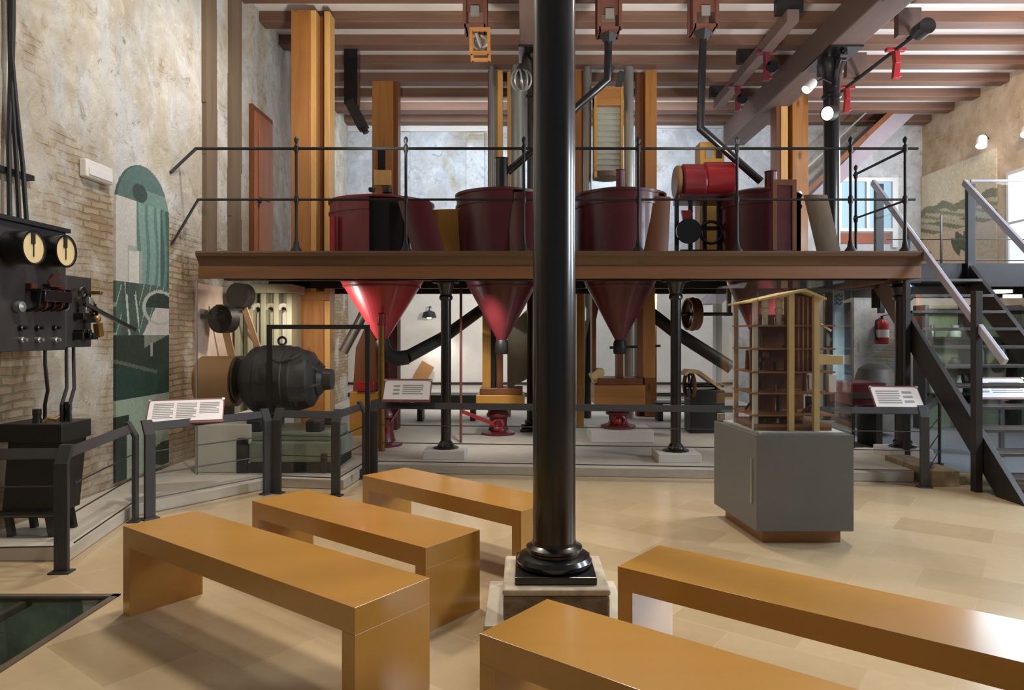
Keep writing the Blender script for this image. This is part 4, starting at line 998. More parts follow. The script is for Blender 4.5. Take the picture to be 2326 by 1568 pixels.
MB().lathe([(0, 0), (.2, 0), (.26, .03), (.335, .10), (.35, .12), (.36, .14), (.36, .20), (.372, .21), (.372, L_ - .3), (.36, L_ - .29), (.36, L_ - .22), (.34, L_ - .2), (.30, L_ - .06), (.2, L_), (0, L_)], (mx0, 7.6, mz), (1, 0, 0), 40).build('body', 'motor', mo)
MB().lathe([(0, 0), (.16, 0), (.17, .05), (.12, .09), (.11, .18), (0, .19)], (mx1 - .02, 7.6, mz), (1, 0, 0), 28).build('end_cap', 'motor', mo)
b = MB()
for k in range(6):
    a = k * math.pi / 3 + .3; b.bar((mx1 - .12, 7.6 + .3 * math.cos(a), mz + .3 * math.sin(a)), (mx1 + .06, 7.6 + .13 * math.cos(a), mz + .13 * math.sin(a)), .05, .03)
b.build('end_rib', 'motor', mo, bevel=.006)
MB().torus((PX(641, 7.6), 7.6, PZ(775, 7.6)), (0, 1, 0), .042, .013, 24, 10).cyl((PX(641, 7.6), 7.6, mz + .34), (PX(641, 7.6), 7.6, mz + .39), .03).build('lifting_ring', 'iron', mo)
MB().tube([(PX(600, 7.2), 7.33, mz + .24), (PX(625, 7.2), 7.29, mz + .20), (PX(655, 7.2), 7.29, mz + .23), (PX(672, 7.2), 7.35, mz + .28)], .016, 8).build('casting_rib', 'motor', mo)
b = MB()
for x in (-2.82, -2.2):
    for y in (7.34, 7.9): b.box(x - .08, x + .08, y - .08, y + .08, .52, .64)
b.build('foot', 'motor', mo, bevel=.015)
MB().cyl((mx0 - .5, 7.6, mz), (mx0 + .05, 7.6, mz), .04).build('axle', 'iron', mo)
MB().lathe([(.06, 0), (.18, .0), (.26, .03), (.26, .05), (.06, .06)], (mx0 - .09, 7.6, mz), (1, 0, 0), 28).build('collar', 'iron', mo)
pl = thing('drive_pulley', (-3.25, 7.6, .6), 'broad tan wooden pulley left of the electric motor', 'pulley')
x0, x1 = PX(462, 7.6), PX(546, 7.6) - .03; r = .275
MB().lathe([(r - .04, 0), (r, 0), (r, x1 - x0), (r - .035, x1 - x0), (r - .04, .04)], (x0, 7.6, mz - .02), (1, 0, 0), 40, cap=False).build('rim', 'tan', pl)
MB().lathe([(0, 0), (r - .05, 0), (r - .05, .03), (0, .03)], (x1 - .12, 7.6, mz - .02), (1, 0, 0), 36).build('web', 'iron_matt', pl)
MB().box(x0 + .1, x1 - .1, 7.5, 7.75, .6, mz - .02 - r + .03).build('bearing_block', 'iron_matt', pl, bevel=.01)
# black guard frame and the clear screens beside it
gf = thing('guard_frame', (PX(723, 7.12), 7.12, GZ), 'tall thin black square frame standing in front of the electric motor', 'frame')
fx0, fx1, fz = PX(612, 7.12), PX(835, 7.12), PZ(743, 7.12)
for x in (fx0, fx1): MB().box(x - .022, x + .022, 7.10, 7.14, GZ, fz - .022).build('upright', 'iron_matt', gf, smooth=0)
MB().box(fx0 - .022, fx1 + .022, 7.10, 7.14, fz - .022, fz + .022).build('crossbar', 'iron_matt', gf, smooth=0)
MB().box(fx0 + .022, PX(756, 7.12), 7.117, 7.123, GZ + .02, fz - .022).build('glass_pane', 'glass', gf, smooth=0)
gs = thing('glass_screen', (PX(525, 7.14), 7.14, GZ), 'clear glass screen with pale edge left of the black guard frame', 'glass screen')
MB().box(PX(449, 7.14), fx0 - .03, 7.13, 7.14, GZ, 2.1).build('pane', 'glass', gs, smooth=0)
MB().box(PX(446, 7.14), PX(449, 7.14), 7.125, 7.145, GZ, 2.1).build('edge', 'silver', gs, smooth=0)

# ------------------------------------------------------------------ machinery under the platform
# pale sifter sleeves
sf = thing('sifter_cabinet', (PX(595, 9.25), 9.25, GZ), 'pale green wooden sifter with arched sleeves behind the electric motor', 'sifter')
x0, x1 = PX(545, 9.25), PX(662, 9.25); zt = PZ(650, 9.25)
MB().box(x0, x1, 9.35, 9.65, GZ, zt).build('back_board', 'sifter', sf, smooth=0)
for k in range(5):
    xa = x0 + (x1 - x0) * k / 4; MB().box(xa - .035, xa + .035, 9.15, 9.37, GZ, zt - .1).build('upright', 'sifter', sf, bevel=.01, smooth=0)
for k in range(4):
    xa = x0 + (x1 - x0) * (k + .5) / 4; rr = (x1 - x0) / 8 - .02; b = MB(); pts = []
    for i in range(13): a = math.pi * i / 12; pts.append((xa + rr * math.cos(a), 9.2, zt - .32 + rr * math.sin(a)))
    b.tube(pts, .03, 8); b.cyl((xa, 9.27, .8), (xa, 9.27, zt - .38), rr * .62, n=18); b.sphere((xa, 9.27, zt - .38), rr * .62, 14)
    b.build('sleeve', ['sifter', 'concrete_w'][k % 2], sf)
MB().box(x0 - .06, x1 + .05, 9.1, 9.67, zt - .1, zt + .02).build('head_board', 'sifter', sf, bevel=.01, smooth=0)
# left wall transmission
tw = thing('transmission_shaft', (-3.6, 8.9, 1.4), 'dark pulleys on a shaft by the left wall under the platform', 'pulley')
for px, py, Y, r in ((466, 725, 8.4, .17), (530, 672, 8.9, .16)):
    c = P(px, py, Y); c.x = max(c.x, XL + .22)
    MB().lathe([(0, 0), (r, 0), (r, .16), (0, .16)], c - Vector((.0, .08, 0)), (.25, 1, 0), 24).build('wheel', 'iron_matt', tw)
MB().cyl((XL + .2, 8.2, 1.78), (XL + .3, 10.2, 2.02), .03).build('shaft', 'iron', tw)
MB().bar((-3.72, 8.5, 1.9), (-3.66, 9.0, .75), .1, .012).bar((-3.62, 8.9, 2.0), (-3.4, 9.4, .8), .1, .012).build('belt', 'belt', tw, smooth=0)
MB().bar((XL + .0, 8.3, 1.75), (-3.55, 8.3, 1.75), .05, .05).build('wall_bracket', 'iron', tw)
MB().bar((XL, 10.1, 2.0), (-3.5, 10.1, 2.0), .05, .05).build('wall_bracket', 'iron', tw)
# diagonal ducts
def duct(name, pts, r, label, mt='duct', n=14):
    return tag(MB().tube(pts, r, n).build(name, mt), label, 'duct')
duct('diagonal_duct', [(-1.52, 9.0, 1.235), P(1005, 768, 9.6), P(1110, 692, 10.6)], .085, 'dark grey green duct slanting up right from the red cone elbow')
duct('diagonal_duct', [P(1448, 688, 9.6), P(1530, 752, 9.4), P(1662, 836, 9.1)], .085, 'long black duct slanting down right from the middle of the platform', 'iron_matt')
duct('curved_duct', [P(1362, 616, 10.6), P(1352, 700, 10.6), P(1338, 770, 10.6), P(1334, 950, 10.6)], .05, 'black pipe curving down right of the centre column', 'iron_matt')
duct('diagonal_duct', [P(848, 668, 10.2), P(815, 735, 10.2), P(780, 800, 10.2)], .07, 'grey duct slanting left behind the lit red cone', 'silver')
duct('diagonal_duct', [P(1985, 640, 9.2), P(2000, 660, 9.0), P(2044, 716, 8.6)], .05, 'black duct bending into the thick right column below the platform', 'iron_matt')
# brown housing behind the guard frame
hb = thing('elevator_housing', (PX(830, 10.0), 10.0, GZ), 'tapered brown timber housing with red fittings behind the guard frame', 'elevator housing')
b = MB(); b.extrude([P(808, 790, 10), P(828, 745, 10), P(852, 745, 10), P(858, 905, 10), P(800, 905, 10)], (0, .3, 0)); b.build('casing', 'pine_dark', hb, bevel=.01, smooth=0)
MB().box(PX(800, 10), PX(862, 10), 9.85, 10.3, GZ, PZ(888, 10)).build('boot', 'yellow', hb, bevel=.01, smooth=0)
MB().box(PX(812, 9.9), PX(852, 9.9), 9.8, 9.99, PZ(888, 9.9), PZ(866, 9.9)).build('gate', 'red_bright', hb, bevel=.008)
tag(MB().box(PX(872, 10.4), PX(902, 10.4), 10.4, 10.7, GZ, PZ(640, 10.4)).build('boarded_duct', plain('dark_red_board', (96, 44, 40), .6), bevel=.008, smooth=0), 'dark red boarded duct standing behind the brass pipe under the leftmost cone', 'duct')
bp = thing('brass_pipe', P(866, 880, 8.55), 'pale brass pipe with a red socket below the lit red cone', 'pipe')
MB().cyl((PX(867, 8.55), 8.55, GZ), (PX(867, 8.55), 8.55, PZ(738, 8.55)), .04, n=16).build('tube', 'brass', bp)
MB().lathe([(.052, 0), (.058, .02), (.055, .14), (.03, .16)], (PX(867, 8.55), 8.55, PZ(740, 8.55)), n=16).build('socket', 'red_bright', bp)
for px, lb in ((1047, 'thin brown rod from floor to platform right of the first slim column'),):
    tag(MB().cyl((PX(px, 9.2), 9.2, GZ), (PX(px, 9.2), 9.2, 2.16), .018, n=10).build('control_rod', plain('brown_red_rod', (110, 62, 54), .5)), lb, 'rod')
# elevator boots on red cast feet
def boot(px, Y, pyb, pyt, label, box=None, plinth=None, posts=()):
    x = PX(px, Y); zb = GZ
    t = thing('elevator_boot', (x, Y, GZ), label, 'elevator boot', 'red cast feet of the elevators under the platform')
    if plinth:
        MB().box(PX(plinth[0], Y), PX(plinth[1], Y), Y - .3, Y + .35, GZ, plinth[2]).build('plinth', 'concrete_w', t, bevel=.01, smooth=0); zb = plinth[2]
    zt = PZ(pyt, Y); h = zt - zb
    MB().lathe([(.24, zb), (.24, zb + .03), (.15, zb + .06), (.12, zb + h * .4), (.13, zb + h * .7), (.17, zb + h * .75), (.17, zb + h * .85), (.13, zt), (0, zt)], (x, Y, 0), n=24).build('foot', 'red', t)
    MB().sphere((x - .02, Y - .14, zb + .1), .05, 12).torus((x, Y - .12, zb + h * .45), (0, 1, 0), .07, .02).build('valve', 'red_bright', t)
    MB().lathe([(.10, zt), (.16, zt + .03), (.16, zt + .09), (0, zt + .09)], (x, Y, 0), n=20).build('neck', 'iron', t)
    if box:
        x0, x1 = PX(box[0], Y), PX(box[1], Y); z0, z1 = PZ(box[3], Y), PZ(box[2], Y); z0 = min(z0, zt + .09)
        MB().box(x0, x1, Y - .28, Y + .28, z0, z1).build('hopper', box[4], t, bevel=.01, smooth=0)
        MB().box(x0 + .05, x1 - .03, Y - .25, Y + .25, z1, z1 + .09).build('hopper_lid', 'pine_dark', t, bevel=.006, smooth=0)
        for p0, p1, mt in posts:
            MB().box(PX(p0, Y), PX(p1, Y), Y - .14, Y + .14, z1 + .09, 2.16).build('trunk', mt, t, bevel=.006, smooth=0)
    return t
boot(1132, 10.0, 995, 932, 'red cast foot with a yellow hopper and trunks left of the centre column', (1084, 1192, 894, 910, 'yellow'), None,
     ((1097, 1116, 'yellow'), (1116, 1126, 'red_in'), (1130, 1142, 'pine_dark')))
bt3 = boot(1404, 9.5, 975, 930, 'red cast foot with a brown wooden hopper right of the centre column', (1346, 1458, 872, 915, 'pine_x'), (1338, 1476, .26),
     ((1343, 1352, 'pine_dark'), (1400, 1413, 'pine_dark'), (1444, 1456, 'pine_dark'), (1456, 1484, 'pine_z')))
MB().bar(P(1385, 790, 9.38), P(1500, 786, 9.38), .035, .035).build('axle', 'iron_matt', bt3)
m1 = boot(872, 9.0, 1005, 925, 'red cast foot behind the white sign on the long barrier')
MB().bar((PX(878, 9.0), 8.95, .35), (PX(910, 9.0), 8.9, .62), .05, .05).build('arm', 'red', m1)
tag(MB().bar(P(1050, 935, 9.7), P(1118, 962, 9.8), .10, .05).build('flat_lever', 'red_bright'), 'red flat lever reaching to the red foot left of the centre column', 'lever')
tag(MB().extrude([P(1155, 745, 10.6), P(1200, 700, 10.6), P(1200, 860, 10.6), P(1152, 885, 10.6)], (0, .3, 0)).build('sheet_housing', 'sifter', bevel=.01, smooth=0), 'pale green sheet housing just left of the centre column under the platform', 'housing')
tag(MB().box(PX(1310, 10.8), PX(1326, 10.8), 10.8, 11.0, GZ, 2.16).build('timber_upright', 'yellow', smooth=0), 'yellow timber upright just right of the centre column under the platform', 'upright')
tag(MB().obox(P(962, 846, 15.22), (.3, .05, .42), 0, Matrix.Rotation(R(30), 3, 'Y')).build('tilted_board', 'tan', smooth=0), 'small tan board tilted on the wall under the lamp', 'board')
# long low dark bench of rollers behind (roller frames on the stage)
for i, (pa, pb, pyt, lb) in enumerate(((940, 1085, 888, 'low dark trough between the red feet left of the column'), (1490, 1600, 905, 'low dark trough right of the brown hopper'))):
    Y = 11.4; t = thing('roller_trough', (PX((pa + pb) / 2, Y), Y, GZ), lb, 'trough', 'low dark troughs on the stage')
    MB().box(PX(pa, Y), PX(pb, Y), Y, Y + .4, .38, PZ(pyt + 10, Y)).build('body', 'duct', t, bevel=.01, smooth=0)
    for px in (pa + 12, pb - 12): MB().box(PX(px, Y) - .04, PX(px, Y) + .04, Y + .05, Y + .35, GZ, .38).build('leg', 'iron_matt', t, smooth=0)
# belt roll with flywheel and the hanging pulley
bw = thing('belt_machine', (PX(1598, 10.2), 10.2, GZ), 'iron flywheel with a broad tan belt over it, left of the display case', 'belt drive')
c = P(1566, 876, 10.2)
MB().torus(c, (1, .15, 0), .2, .03, 28, 8).build('flywheel', 'pine_dark', bw)
b = MB()
for k in range(5):
    a = k * 2 * math.pi / 5; b.bar(c, c + Vector((0, .2 * math.cos(a), .2 * math.sin(a))), .03, .03)
b.build('spoke', 'iron', bw)
pts = [P(1556, 848, 10.0), P(1566, 840, 10.05), P(1590, 842, 10.1), P(1640, 880, 10.15), P(1640, 888, 10.15), P(1588, 850, 10.1), P(1566, 848, 10.05), P(1558, 854, 10.0)]
MB().extrude(pts, (0, .32, 0)).build('belt', 'belt', bw, smooth=0)
MB().box(c.x - .02, PX(1640, 10.2), 10.05, 10.45, GZ, c.z - .06).build('frame', 'iron_matt', bw, bevel=.01, smooth=0)
MB().cyl(c - Vector((.1, 0, 0)), c + Vector((.5, 0, 0)), .03).build('axle', 'iron', bw)
hp = thing('hanging_pulley', P(1570, 715, 10.4), 'narrow brown pulley wheel on a shaft under the platform left of the display case', 'pulley')
c = P(1572, 714, 10.4)
MB().lathe([(.21, 0), (.24, 0), (.24, .15), (.21, .15)], c - Vector((.07, 0, 0)), (1, .18, 0), 32, cap=False).torus(c, (1, .18, 0), .225, .03, 28, 8).build('rim', 'pine_dark', hp)
b = MB()
for k in range(3):
    a = k * math.pi / 3; v = Vector((-.03 * math.cos(a), .22 * math.cos(a), .22 * math.sin(a))); b.bar(c - v, c + v, .03, .03)
b.build('spoke', 'silver', hp)
MB().cyl(c - Vector((.25, 0, 0)), c + Vector((.6, 0, 0)), .028).build('axle', 'iron', hp)
MB().bar(c + Vector((.55, 0, 0)), (c.x + .55, c.y, 2.39), .06, .06).build('hanger', 'iron_matt', hp)
tb = MB().extrude([P(1340, 852, 9.3), P(1356, 838, 9.3), P(1372, 838, 9.3), P(1374, 850, 9.3), P(1362, 870, 9.3), P(1350, 872, 9.3)], (0, .25, 0))
tag(tb.build('canvas_spout', 'cream', bevel=.01), 'small cream canvas spout at the left of the brown hopper', 'spout')
tag(MB().box(PX(1620, 12), PX(1640, 12), 12, 12.03, GZ, PZ(690, 12)).build('tall_board', 'white_paint', smooth=0), 'narrow white board behind the left side of the display case', 'board')
# right hand machines under the platform
rm = thing('roller_machine', (PX(1958, 8.9), 8.9, GZ), 'dark red machine box behind the right info sign', 'machine')
MB().box(PX(1915, 8.9), PX(1996, 8.9), 8.7, 9.3, PZ(918, 8.9), PZ(868, 8.9)).build('body', 'red', rm, bevel=.015)
MB().box(PX(1925, 8.7), PX(1988, 8.7), 8.66, 8.7, PZ(905, 8.7), PZ(892, 8.7)).build('nameplate', 'duct', rm, smooth=0)
for px in (1922, 1984): MB().box(PX(px, 8.9) - .04, PX(px, 8.9) + .04, 8.75, 9.25, GZ, PZ(918, 8.9)).build('leg', 'iron_matt', rm, smooth=0)
ms = thing('millstone_casing', (PX(1990, 10.6), 10.6, GZ), 'grey domed casing behind the red machine box on the right', 'casing')
MB().lathe([(.30, GZ), (.30, .7), (.29, PZ(862, 10.6)), (.24, PZ(838, 10.6)), (.12, PZ(826, 10.6)), (0, PZ(824, 10.6))], (PX(1988, 10.6), 10.6, 0), n=28).build('dome', plain('grey_sheet', (104, 102, 96), .5), ms)
ch = thing('hanging_spouts', P(1992, 690, 9.6), 'pair of short black spouts hanging under the platform on the right', 'spout')
for px, pb in ((1988, 700), (2001, 712)): MB().box(PX(px, 9.6) - .035, PX(px, 9.6) + .035, 9.56, 9.64, PZ(pb, 9.6), 2.16).build('spout', 'red_in' if px < 1990 else 'iron', ch, bevel=.006, smooth=0)
pw = MB().box(PX(1940, 12.6), PX(2040, 12.6), 12.6, 12.75, GZ, 2.38)
struct(pw.build('wall_partition', 'wall_b', smooth=0), 'grey stone pier behind the fire extinguisher')
fe = thing('fire_extinguisher', P(2004, 785, 12.4), 'red fire extinguisher hanging on the grey wall under the platform', 'fire extinguisher')
x, y, z0 = PX(2003, 12.45), 12.45, PZ(782, 12.45)
MB().lathe([(.1, 0), (.115, .02), (.115, .36), (.08, .43), (.03, .45), (0, .45)], (x, y, z0), n=24).build('cylinder', 'red_bright', fe)
MB().lathe([(.1165, .12), (.1165, .26)], (x, y, z0), n=24, cap=False).build('label_band', 'paper', fe)
MB().cyl((x, y, z0 + .44), (x, y, z0 + .5), .025).bar((x - .02, y - .01, z0 + .5), (x + .12, y - .03, z0 + .53), .025, .015).build('valve', 'iron', fe)
MB().tube([(x, y, z0 + .48), (x - .12, y - .03, z0 + .42), (x - .14, y - .04, z0 + .2), (x - .12, y - .05, z0 + .06)], .014, 8).build('hose', 'iron_matt', fe)
MB().box(x - .05, x + .05, y + .1, 12.6, z0 + .3, z0 + .34).build('wall_hook', 'iron_matt', fe, smooth=0)
bn = thing('banner', (PX(1902, 9.3), 9.3, GZ), 'tall pale blue banner with dark print seen behind the display case', 'banner')
MB().box(PX(1893, 9.3), PX(1918, 9.3), 9.3, 9.32, .4, 2.12).build('sheet', 'blue', bn, smooth=0)
MB().box(PX(1918, 9.3), PX(1932, 9.3), 9.3, 9.33, .2, 2.12).build('side_strip', 'deepblue', bn, smooth=0)
MB().box(PX(1893, 9.3), PX(1932, 9.3), 9.24, 9.4, GZ, .2).box(PX(1908, 9.3), PX(1916, 9.3), 9.32, 9.34, .2, 2.1).build('stand', 'silver', bn, smooth=0)
b = MB()
for k, py in enumerate((672, 681, 690)):
    pts = [P(1896 + i * 2.4, py + 3 * math.sin(i * 1.3 + k), 9.295) for i in range(9)]; b.tube(pts, .006, 6)
b.build('print', 'deepblue', bn)

# ------------------------------------------------------------------ glass display case and the mill model in it
dc = thing('display_case', (2.05, 5.5, 0), 'grey display case with a clear glass hood on a brown plinth', 'display case')
poly = [(1.70, 5.08), (2.41, 5.08), (2.46, 5.92), (1.615, 5.91)]
inset = [(1.765, 5.15), (2.345, 5.15), (2.40, 5.85), (1.69, 5.84)]
MB().prism(inset, 0, .10).build('plinth', 'case_wood', dc, bevel=.003, smooth=0)
MB().prism(poly, .10, .805).build('cabinet', 'case', dc, bevel=.004, smooth=0)
MB().bar((1.688, 5.155, .29), (1.688, 5.155, .62), .012, .02).build('lock_bar', 'silver', dc)
gz0, gz1 = .805, 1.93
ins = lambda k: [(1.70 + k, 5.08 + k), (2.41 - k, 5.08 + k), (2.455 - k, 5.91 - k), (1.62 + k, 5.90 - k)]
pg = ins(.012)
for i in range(4):
    a, c = Vector(pg[i] + (0,)), Vector(pg[(i + 1) % 4] + (0,)); dd_ = (c - a).normalized(); nn = Vector((-dd_.y, dd_.x, 0)) * .004
    MB().add([a - nn + Vector((0, 0, gz0)), c - nn + Vector((0, 0, gz0)), c + nn + Vector((0, 0, gz0)), a + nn + Vector((0, 0, gz0)), a - nn + Vector((0, 0, gz1)), c - nn + Vector((0, 0, gz1)), c + nn + Vector((0, 0, gz1)), a + nn + Vector((0, 0, gz1))],
             [(3, 2, 1, 0), (4, 5, 6, 7), (0, 1, 5, 4), (1, 2, 6, 5), (2, 3, 7, 6), (3, 0, 4, 7)]).build('glass_side', 'glass', dc, smooth=0, fix=False)
MB().prism(ins(.008), gz1, gz1 + .008).build('glass_top', 'glass', dc, smooth=0)
b = MB()
for x, y in pg: b.cyl((x, y, gz0), (x, y, gz1), .0055, n=6)
b.build('edge_seam', 'glass_g', dc)
MB().prism(ins(.05), .8055, .818).build('inner_tray', 'concrete_w', dc, smooth=0)
b = MB(); b.obox((1.655, 5.86, .84), (.05, .02, .07)); b.build('hinge', 'silver', dc, bevel=.004)
mm = thing('mill_model', (2.05, 5.5, .818), 'cutaway wooden model of a mill with brown floors and cream posts inside the glass case', 'model')
mx0, mx1, my0_, my1_ = 1.735, 2.31, 5.22, 5.72
zs = [.845, .925, 1.09, 1.25, 1.425, 1.60]
for i, z in enumerate(zs):
    xa = mx0 - (.0 if i < 1 else .02) ; xb = mx1 + (.03 if i not in (0,) else 0)
    MB().box(xa, xb, my0_, my1_, z, z + .012 if i else z + .02).build('floor_board', 'model_floor', mm, smooth=0)
MB().box(mx0, mx1, my0_, my1_, .819, .845).build('base_board', 'pine_dark', mm, smooth=0)
for px in (1795, 1852):
    x = PX(px, 5.2); MB().box(x - .02, x + .02, 5.17, 5.21, .819, 1.84 if px < 1800 else 1.835).build('corner_post', 'cream', mm, smooth=0)
for x, y, zt in ((mx0 + .01, 5.25, 1.80), (mx0, 5.70, 1.8), (mx1 - .02, 5.70, 1.72)): MB().box(x - .018, x + .018, y - .018, y + .018, .819, zt).build('corner_post', 'concrete_w', mm, smooth=0)
xa, xb = PX(1803, 5.25), PX(1845, 5.25)
b = MB()
for k in range(5):
    x = xa + (xb - xa) * k / 4; b.box(x - .006, x + .006, 5.245, 5.265, 1.26, 1.82)
b.build('tower_strip', 'model_floor', mm, smooth=0)
MB().box(xa, xb, 5.265, 5.45, 1.255, 1.83).build('tower_core', 'model', mm, smooth=0)
MB().box(mx0 + .1, mx1 - .05, 5.62, 5.66, .845, 1.70).build('back_wall', 'model', mm, smooth=0)
rz = PZ(666, 5.2); xr_ = PX(1822, 5.2); xl_ = PX(1703, 5.2); xw = PX(1870, 5.2)
b = MB(); zl, zr_ = PZ(688, 5.2), PZ(682, 5.2)
b.extrude([(xl_, 5.14, zl), (xr_, 5.14, rz + .01), (xw, 5.14, zr_), (xw, 5.14, zr_ + .015), (xr_, 5.14, rz + .03), (xl_, 5.14, zl + .012)], (0, .62, 0)).build('roof', 'cream', mm, smooth=0)
for px in (1738, 1769):
    x = PX(px, 5.3); MB().lathe([(.022, 1.612), (.022, 1.70), (.03, 1.71), (.03, 1.735), (.02, 1.745), (.026, 1.76), (.026, 1.80), (.012, 1.82), (0, 1.82)], (x, 5.3, 0), n=14).build('white_drum', 'white', mm)
MB().box(xb + .02, PX(1908, 5.25), 5.2, 5.5, PZ(828, 5.25), PZ(808, 5.25)).build('balcony', 'cream', mm, smooth=0)
MB().box(PX(1880, 5.3), PX(1897, 5.3), 5.28, 5.34, 1.102, PZ(852, 5.3)).build('white_cabinet', 'white', mm, smooth=0)
MB().tube([P(1864, 736, 5.28), P(1888, 752, 5.28)], .008, 8).build('white_chute', 'white', mm)
rn = random.Random(11)
for i in range(1, 6):
    z = zs[i] + .012; hgt = (zs[i + 1] if i < 5 else 1.76) - z
    for k in range(7):
        x = rn.uniform(mx0 + .05, mx1 - .05); y = rn.uniform(my0_ + .08, my1_ - .12); hh = hgt * rn.uniform(.35, .95); ww = rn.uniform(.02, .05)
        b = MB()
        if k % 3 == 0: b.cyl((x, y, z), (x, y, z + hh), ww * .5, ww * .35, 10)
        elif k % 3 == 1: b.box(x - ww / 2, x + ww / 2, y - ww / 2, y + ww / 2, z, z + hh)
        else: b.bar((x - .03, y, z + .004), (x + .05, y, z + hh), .016, .016)
        b.build('little_machine', rn.choice(['model', 'model', 'pine_dark', 'model_floor', 'iron_matt', 'red']), mm, smooth=30)
for k in range(5):
    x = mx0 + .1 + k * .1; MB().cyl((x, 5.3, .866), (x, 5.3, .90), .014, .006, 10).build('little_foot', 'white' if k % 2 else 'pine_dark', mm)

# ------------------------------------------------------------------ stairs and landing on the right
XS, XT = 4.5, 5.66; y_b, y_t, zt = 6.32, 8.85, 2.42; sl = zt / (y_t - y_b)
stt = thing('steel_staircase', (5.1, 7.5, 0), 'dark steel staircase with open treads and glass sides at the right edge', 'staircase')
for x in (XS, XT):
    MB().extrude([(x - .03, y_b - .12, 0), (x - .03, y_b + .26, 0), (x - .03, y_t + .1, zt - .26), (x - .03, y_t + .1, zt + .02), (x - .03, y_t - .02, zt + .02)], (.06, 0, 0)).build('stringer', 'stair_steel', stt, bevel=.004, smooth=0)
nt_ = 12
for i in range(1, nt_):
    z = zt * i / nt_; y = y_b + (y_t - y_b) * i / nt_
    MB().box(XS + .03, XT - .03, y - .10, y + .19, z - .035, z).build('tread', 'tread', stt, bevel=.004, smooth=0)
for x in (XS, XT):
    # glass side with a clear hand rail
    p0 = Vector((x - .06, y_b + .1, .35)); p1 = Vector((x - .06, y_t, zt + .12)); up = Vector((0, 0, .93))
    a = p0; MB().add([p0, p1, p1 + up, p0 + up, p0 + Vector((.012, 0, 0)), p1 + Vector((.012, 0, 0)), p1 + up + Vector((.012, 0, 0)), p0 + up + Vector((.012, 0, 0))],
        [(0, 1, 2, 3), (7, 6, 5, 4), (0, 4, 5, 1), (1, 5, 6, 2), (2, 6, 7, 3), (3, 7, 4, 0)]).build('glass_side', 'rail_glass', stt, smooth=0)
    MB().bar(p0 + up, p1 + up, .045, .075).build('hand_rail', 'rail_clear', stt, bevel=.006)
    for yy in (8.82,):
        z = zt + .0; MB().box(x - .05, x + .05, yy - .03, yy + .03, z - .3, z + 1.02).build('newel', 'stair_steel', stt, bevel=.004, smooth=0)
MB().box(XS - .11, XS - .04, 6.76, 6.84, 0, PZ(662, 6.8)).build('newel', 'stair_steel', stt, bevel=.004, smooth=0)
MB().box(XS - .10, XS - .04, 8.02, 8.08, GZ, PZ(520, 8.05)).build('newel', 'stair_steel', stt, bevel=.004, smooth=0)
ld = thing('steel_landing', (6.6, 9.5, 2.0), 'dark steel landing at the head of the stairs reaching the right wall', 'landing')
MB().box(4.46, XR, 8.86, 11.6, 2.34, 2.44).build('deck', 'stair_steel', ld, smooth=0)
MB().box(4.46, XR, 8.86, 8.92, 2.14, 2.345).build('edge_beam', 'stair_steel', ld, bevel=.006, smooth=0)
MB().box(4.46, 4.54, 8.92, 11.6, 2.14, 2.345).box(4.5, XR, 11.5, 11.6, 2.14, 2.345).build('edge_beam', 'stair_steel', ld, smooth=0)
for x, y in ((4.6, 11.5), (8.4, 11.5), (8.4, 8.95)): MB().box(x - .05, x + .05, y - .05, y + .05, 0 if x > 5 else GZ, 2.14).build('leg', 'stair_steel', ld, smooth=0)
MB().box(5.8, XR - .05, 8.9, 8.912, 2.5, 3.5).build('glass_side', 'rail_glass', ld, smooth=0)
MB().bar((5.72, 8.906, 3.5), (XR - .05, 8.906, 3.5), .03, .03).build('hand_rail', 'rail_clear', ld)
b = MB()
for z in (2.75, 3.1): b.cyl((6.0, 11.5, z), (XR - .05, 11.5, z), .01, n=6)
b.cyl((6.9, 11.5, 2.44), (6.9, 11.5, 3.5), .02, n=8).build('rail', 'cable', ld)
# strip lights and a shelf cabinet under the landing
for i, (pa, pb, py) in enumerate(((2262, 2300, 662), (2288, 2322, 673))):
    Y = 10.6; t = thing('strip_light', (PX((pa + pb) / 2, Y), Y, PZ(py, Y)), ('upper', 'lower')[i] + ' white strip light under the landing at the right edge', 'strip light', 'strip lights under the landing')
    MB().box(PX(pa, Y), PX(pb, Y), Y, Y + .1, PZ(py + 4, Y), PZ(py - 4, Y)).build('tube', 'lit', t, smooth=0)
    MB().box(PX(pa, Y), PX(pb, Y), Y - .01, Y + .11, PZ(py - 4, Y), PZ(py - 7, Y)).box(PX((pa + pb) / 2, Y) - .02, PX((pa + pb) / 2, Y) + .02, Y, Y + .1, PZ(py - 7, Y), 2.345).build('holder', 'iron_matt', t, smooth=0)
sw2 = struct(MB().box(4.7, XR, 12.9, 13.0, 0, 2.3).build('wall_under_landing', 'concrete', smooth=0), 'grey wall at the back under the landing')
t = thing('glass_cabinet', (6.6, 11.0, 0), 'low glass cabinet with pale shelves behind the stairs', 'cabinet')
x0, x1 = PX(2098, 11.2), PX(2326, 11.2) + .6
for z in (.55, 1.0, 1.45, 1.9): MB().box(x0, x1, 11.1, 11.45, z, z + .04).build('shelf', 'stair_steel', t, smooth=0)
MB().box(x0, x1, 11.45, 11.48, 0, 2.0).build('back', 'sifter', t, smooth=0)
b = MB()
for k in range(4): x = x0 + (x1 - x0) * k / 3; b.box(x - .03, x + .03, 11.1, 11.45, 0, 2.0)
b.build('upright', 'steel_dark', t, smooth=0)
MB().box(x0, x1, 11.08, 11.086, .1, 1.95).build('glass_front', 'glass_g', t, smooth=0)
rn = random.Random(5)
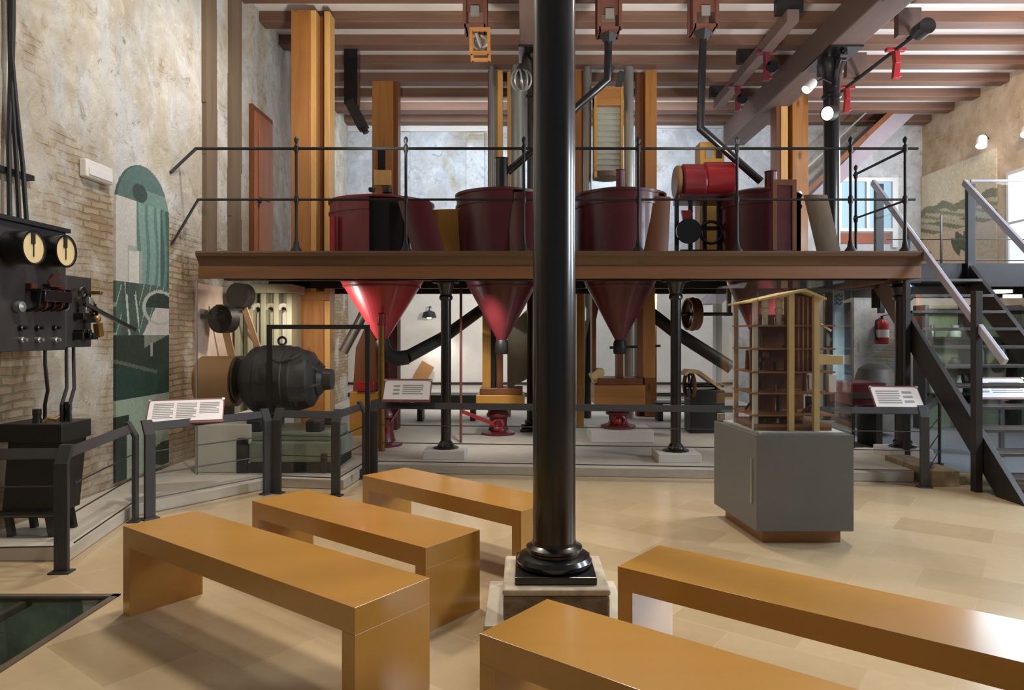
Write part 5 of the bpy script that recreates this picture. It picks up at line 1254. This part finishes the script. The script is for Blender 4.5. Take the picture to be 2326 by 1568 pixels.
for z in (.59, 1.04, 1.49):
    for k in range(5):
        x = x0 + .2 + k * (x1 - x0 - .3) / 5 + rn.uniform(-.05, .05); h = rn.uniform(.12, .32); r = rn.uniform(.04, .09)
        o = MB().lathe([(r, 0), (r * 1.1, h * .4), (r * .6, h * .8), (r * .7, h), (0, h)], (x, 11.28, z), n=14).build('exhibit_jar', rn.choice(['white', 'silver', 'brass', 'tan']))
        tag(o, 'pale exhibit piece on a shelf of the glass cabinet behind the stairs', 'exhibit', 'small exhibits in the glass cabinet')
# diagonal back staircase against the rear wall
bs = thing('rear_staircase', (5.8, 14.6, 3), 'lavender grey slanting stair stringer rising right along the rear wall', 'staircase')
Y = 14.4
MB().extrude([P(2052, 232, Y), P(2100, 238, Y), P(1872, 452, Y), P(1640, 690, Y), P(1600, 690, Y), P(1858, 428, Y)], (0, .7, 0)).build('stringer', 'lav', bs, smooth=0)
MB().bar(P(2034, 246, Y - .05), P(1600, 655, Y - .05), .05, .10).build('edge_board', 'pine_dark', bs)
MB().bar(P(1978, 246, Y - .05), P(1640, 560, Y - .05), .03, .03).build('hand_rail', 'silver', bs)
# landscape print on the right wall
py0, py1 = XR * F / (2266 - CX), 15.28
Ym = (py0 + py1) / 2
lz0, lz1 = H + (757 - 620) * Ym / F, H + (757 - 372) * Ym / F
def land_fn(u, v):
    r = random.Random(int(u * 50) * 77 + int(v * 60)); j = r.uniform(-9, 9); u = 1 - u
    c = lambda a, b, d: (max(0, a + j), max(0, b + j), max(0, d + j))
    hz = .62 + .03 * math.sin(u * 7) + .015 * math.sin(u * 23)
    if v > hz + .04: return c(224, 212, 182)
    if v > hz - .03: return c(138, 138, 112)
    if v > hz - .12: return c(196, 190, 160) if math.sin(u * 26 + v * 90) > -.2 else c(150, 148, 120)
    if v > .40: return c(126, 126, 96) if math.sin(u * 19 + v * 70) > .25 else c(188, 180, 148)
    d = math.hypot((u - .55) * 1.5, (v - .27) * 1.6)
    if d < .15 + .035 * math.sin(u * 60 + v * 40): return c(84, 88, 66)
    return c(204, 182, 152)
lp_ = canvas('landscape_print', (XR - .002, py0, lz0), (0, py1 - py0, 0), (0, 0, lz1 - lz0), 120, 80, land_fn, -.03, (1, 0, 0))
tag(lp_, 'wide olive and cream landscape print on the right wall above the landing', 'picture')
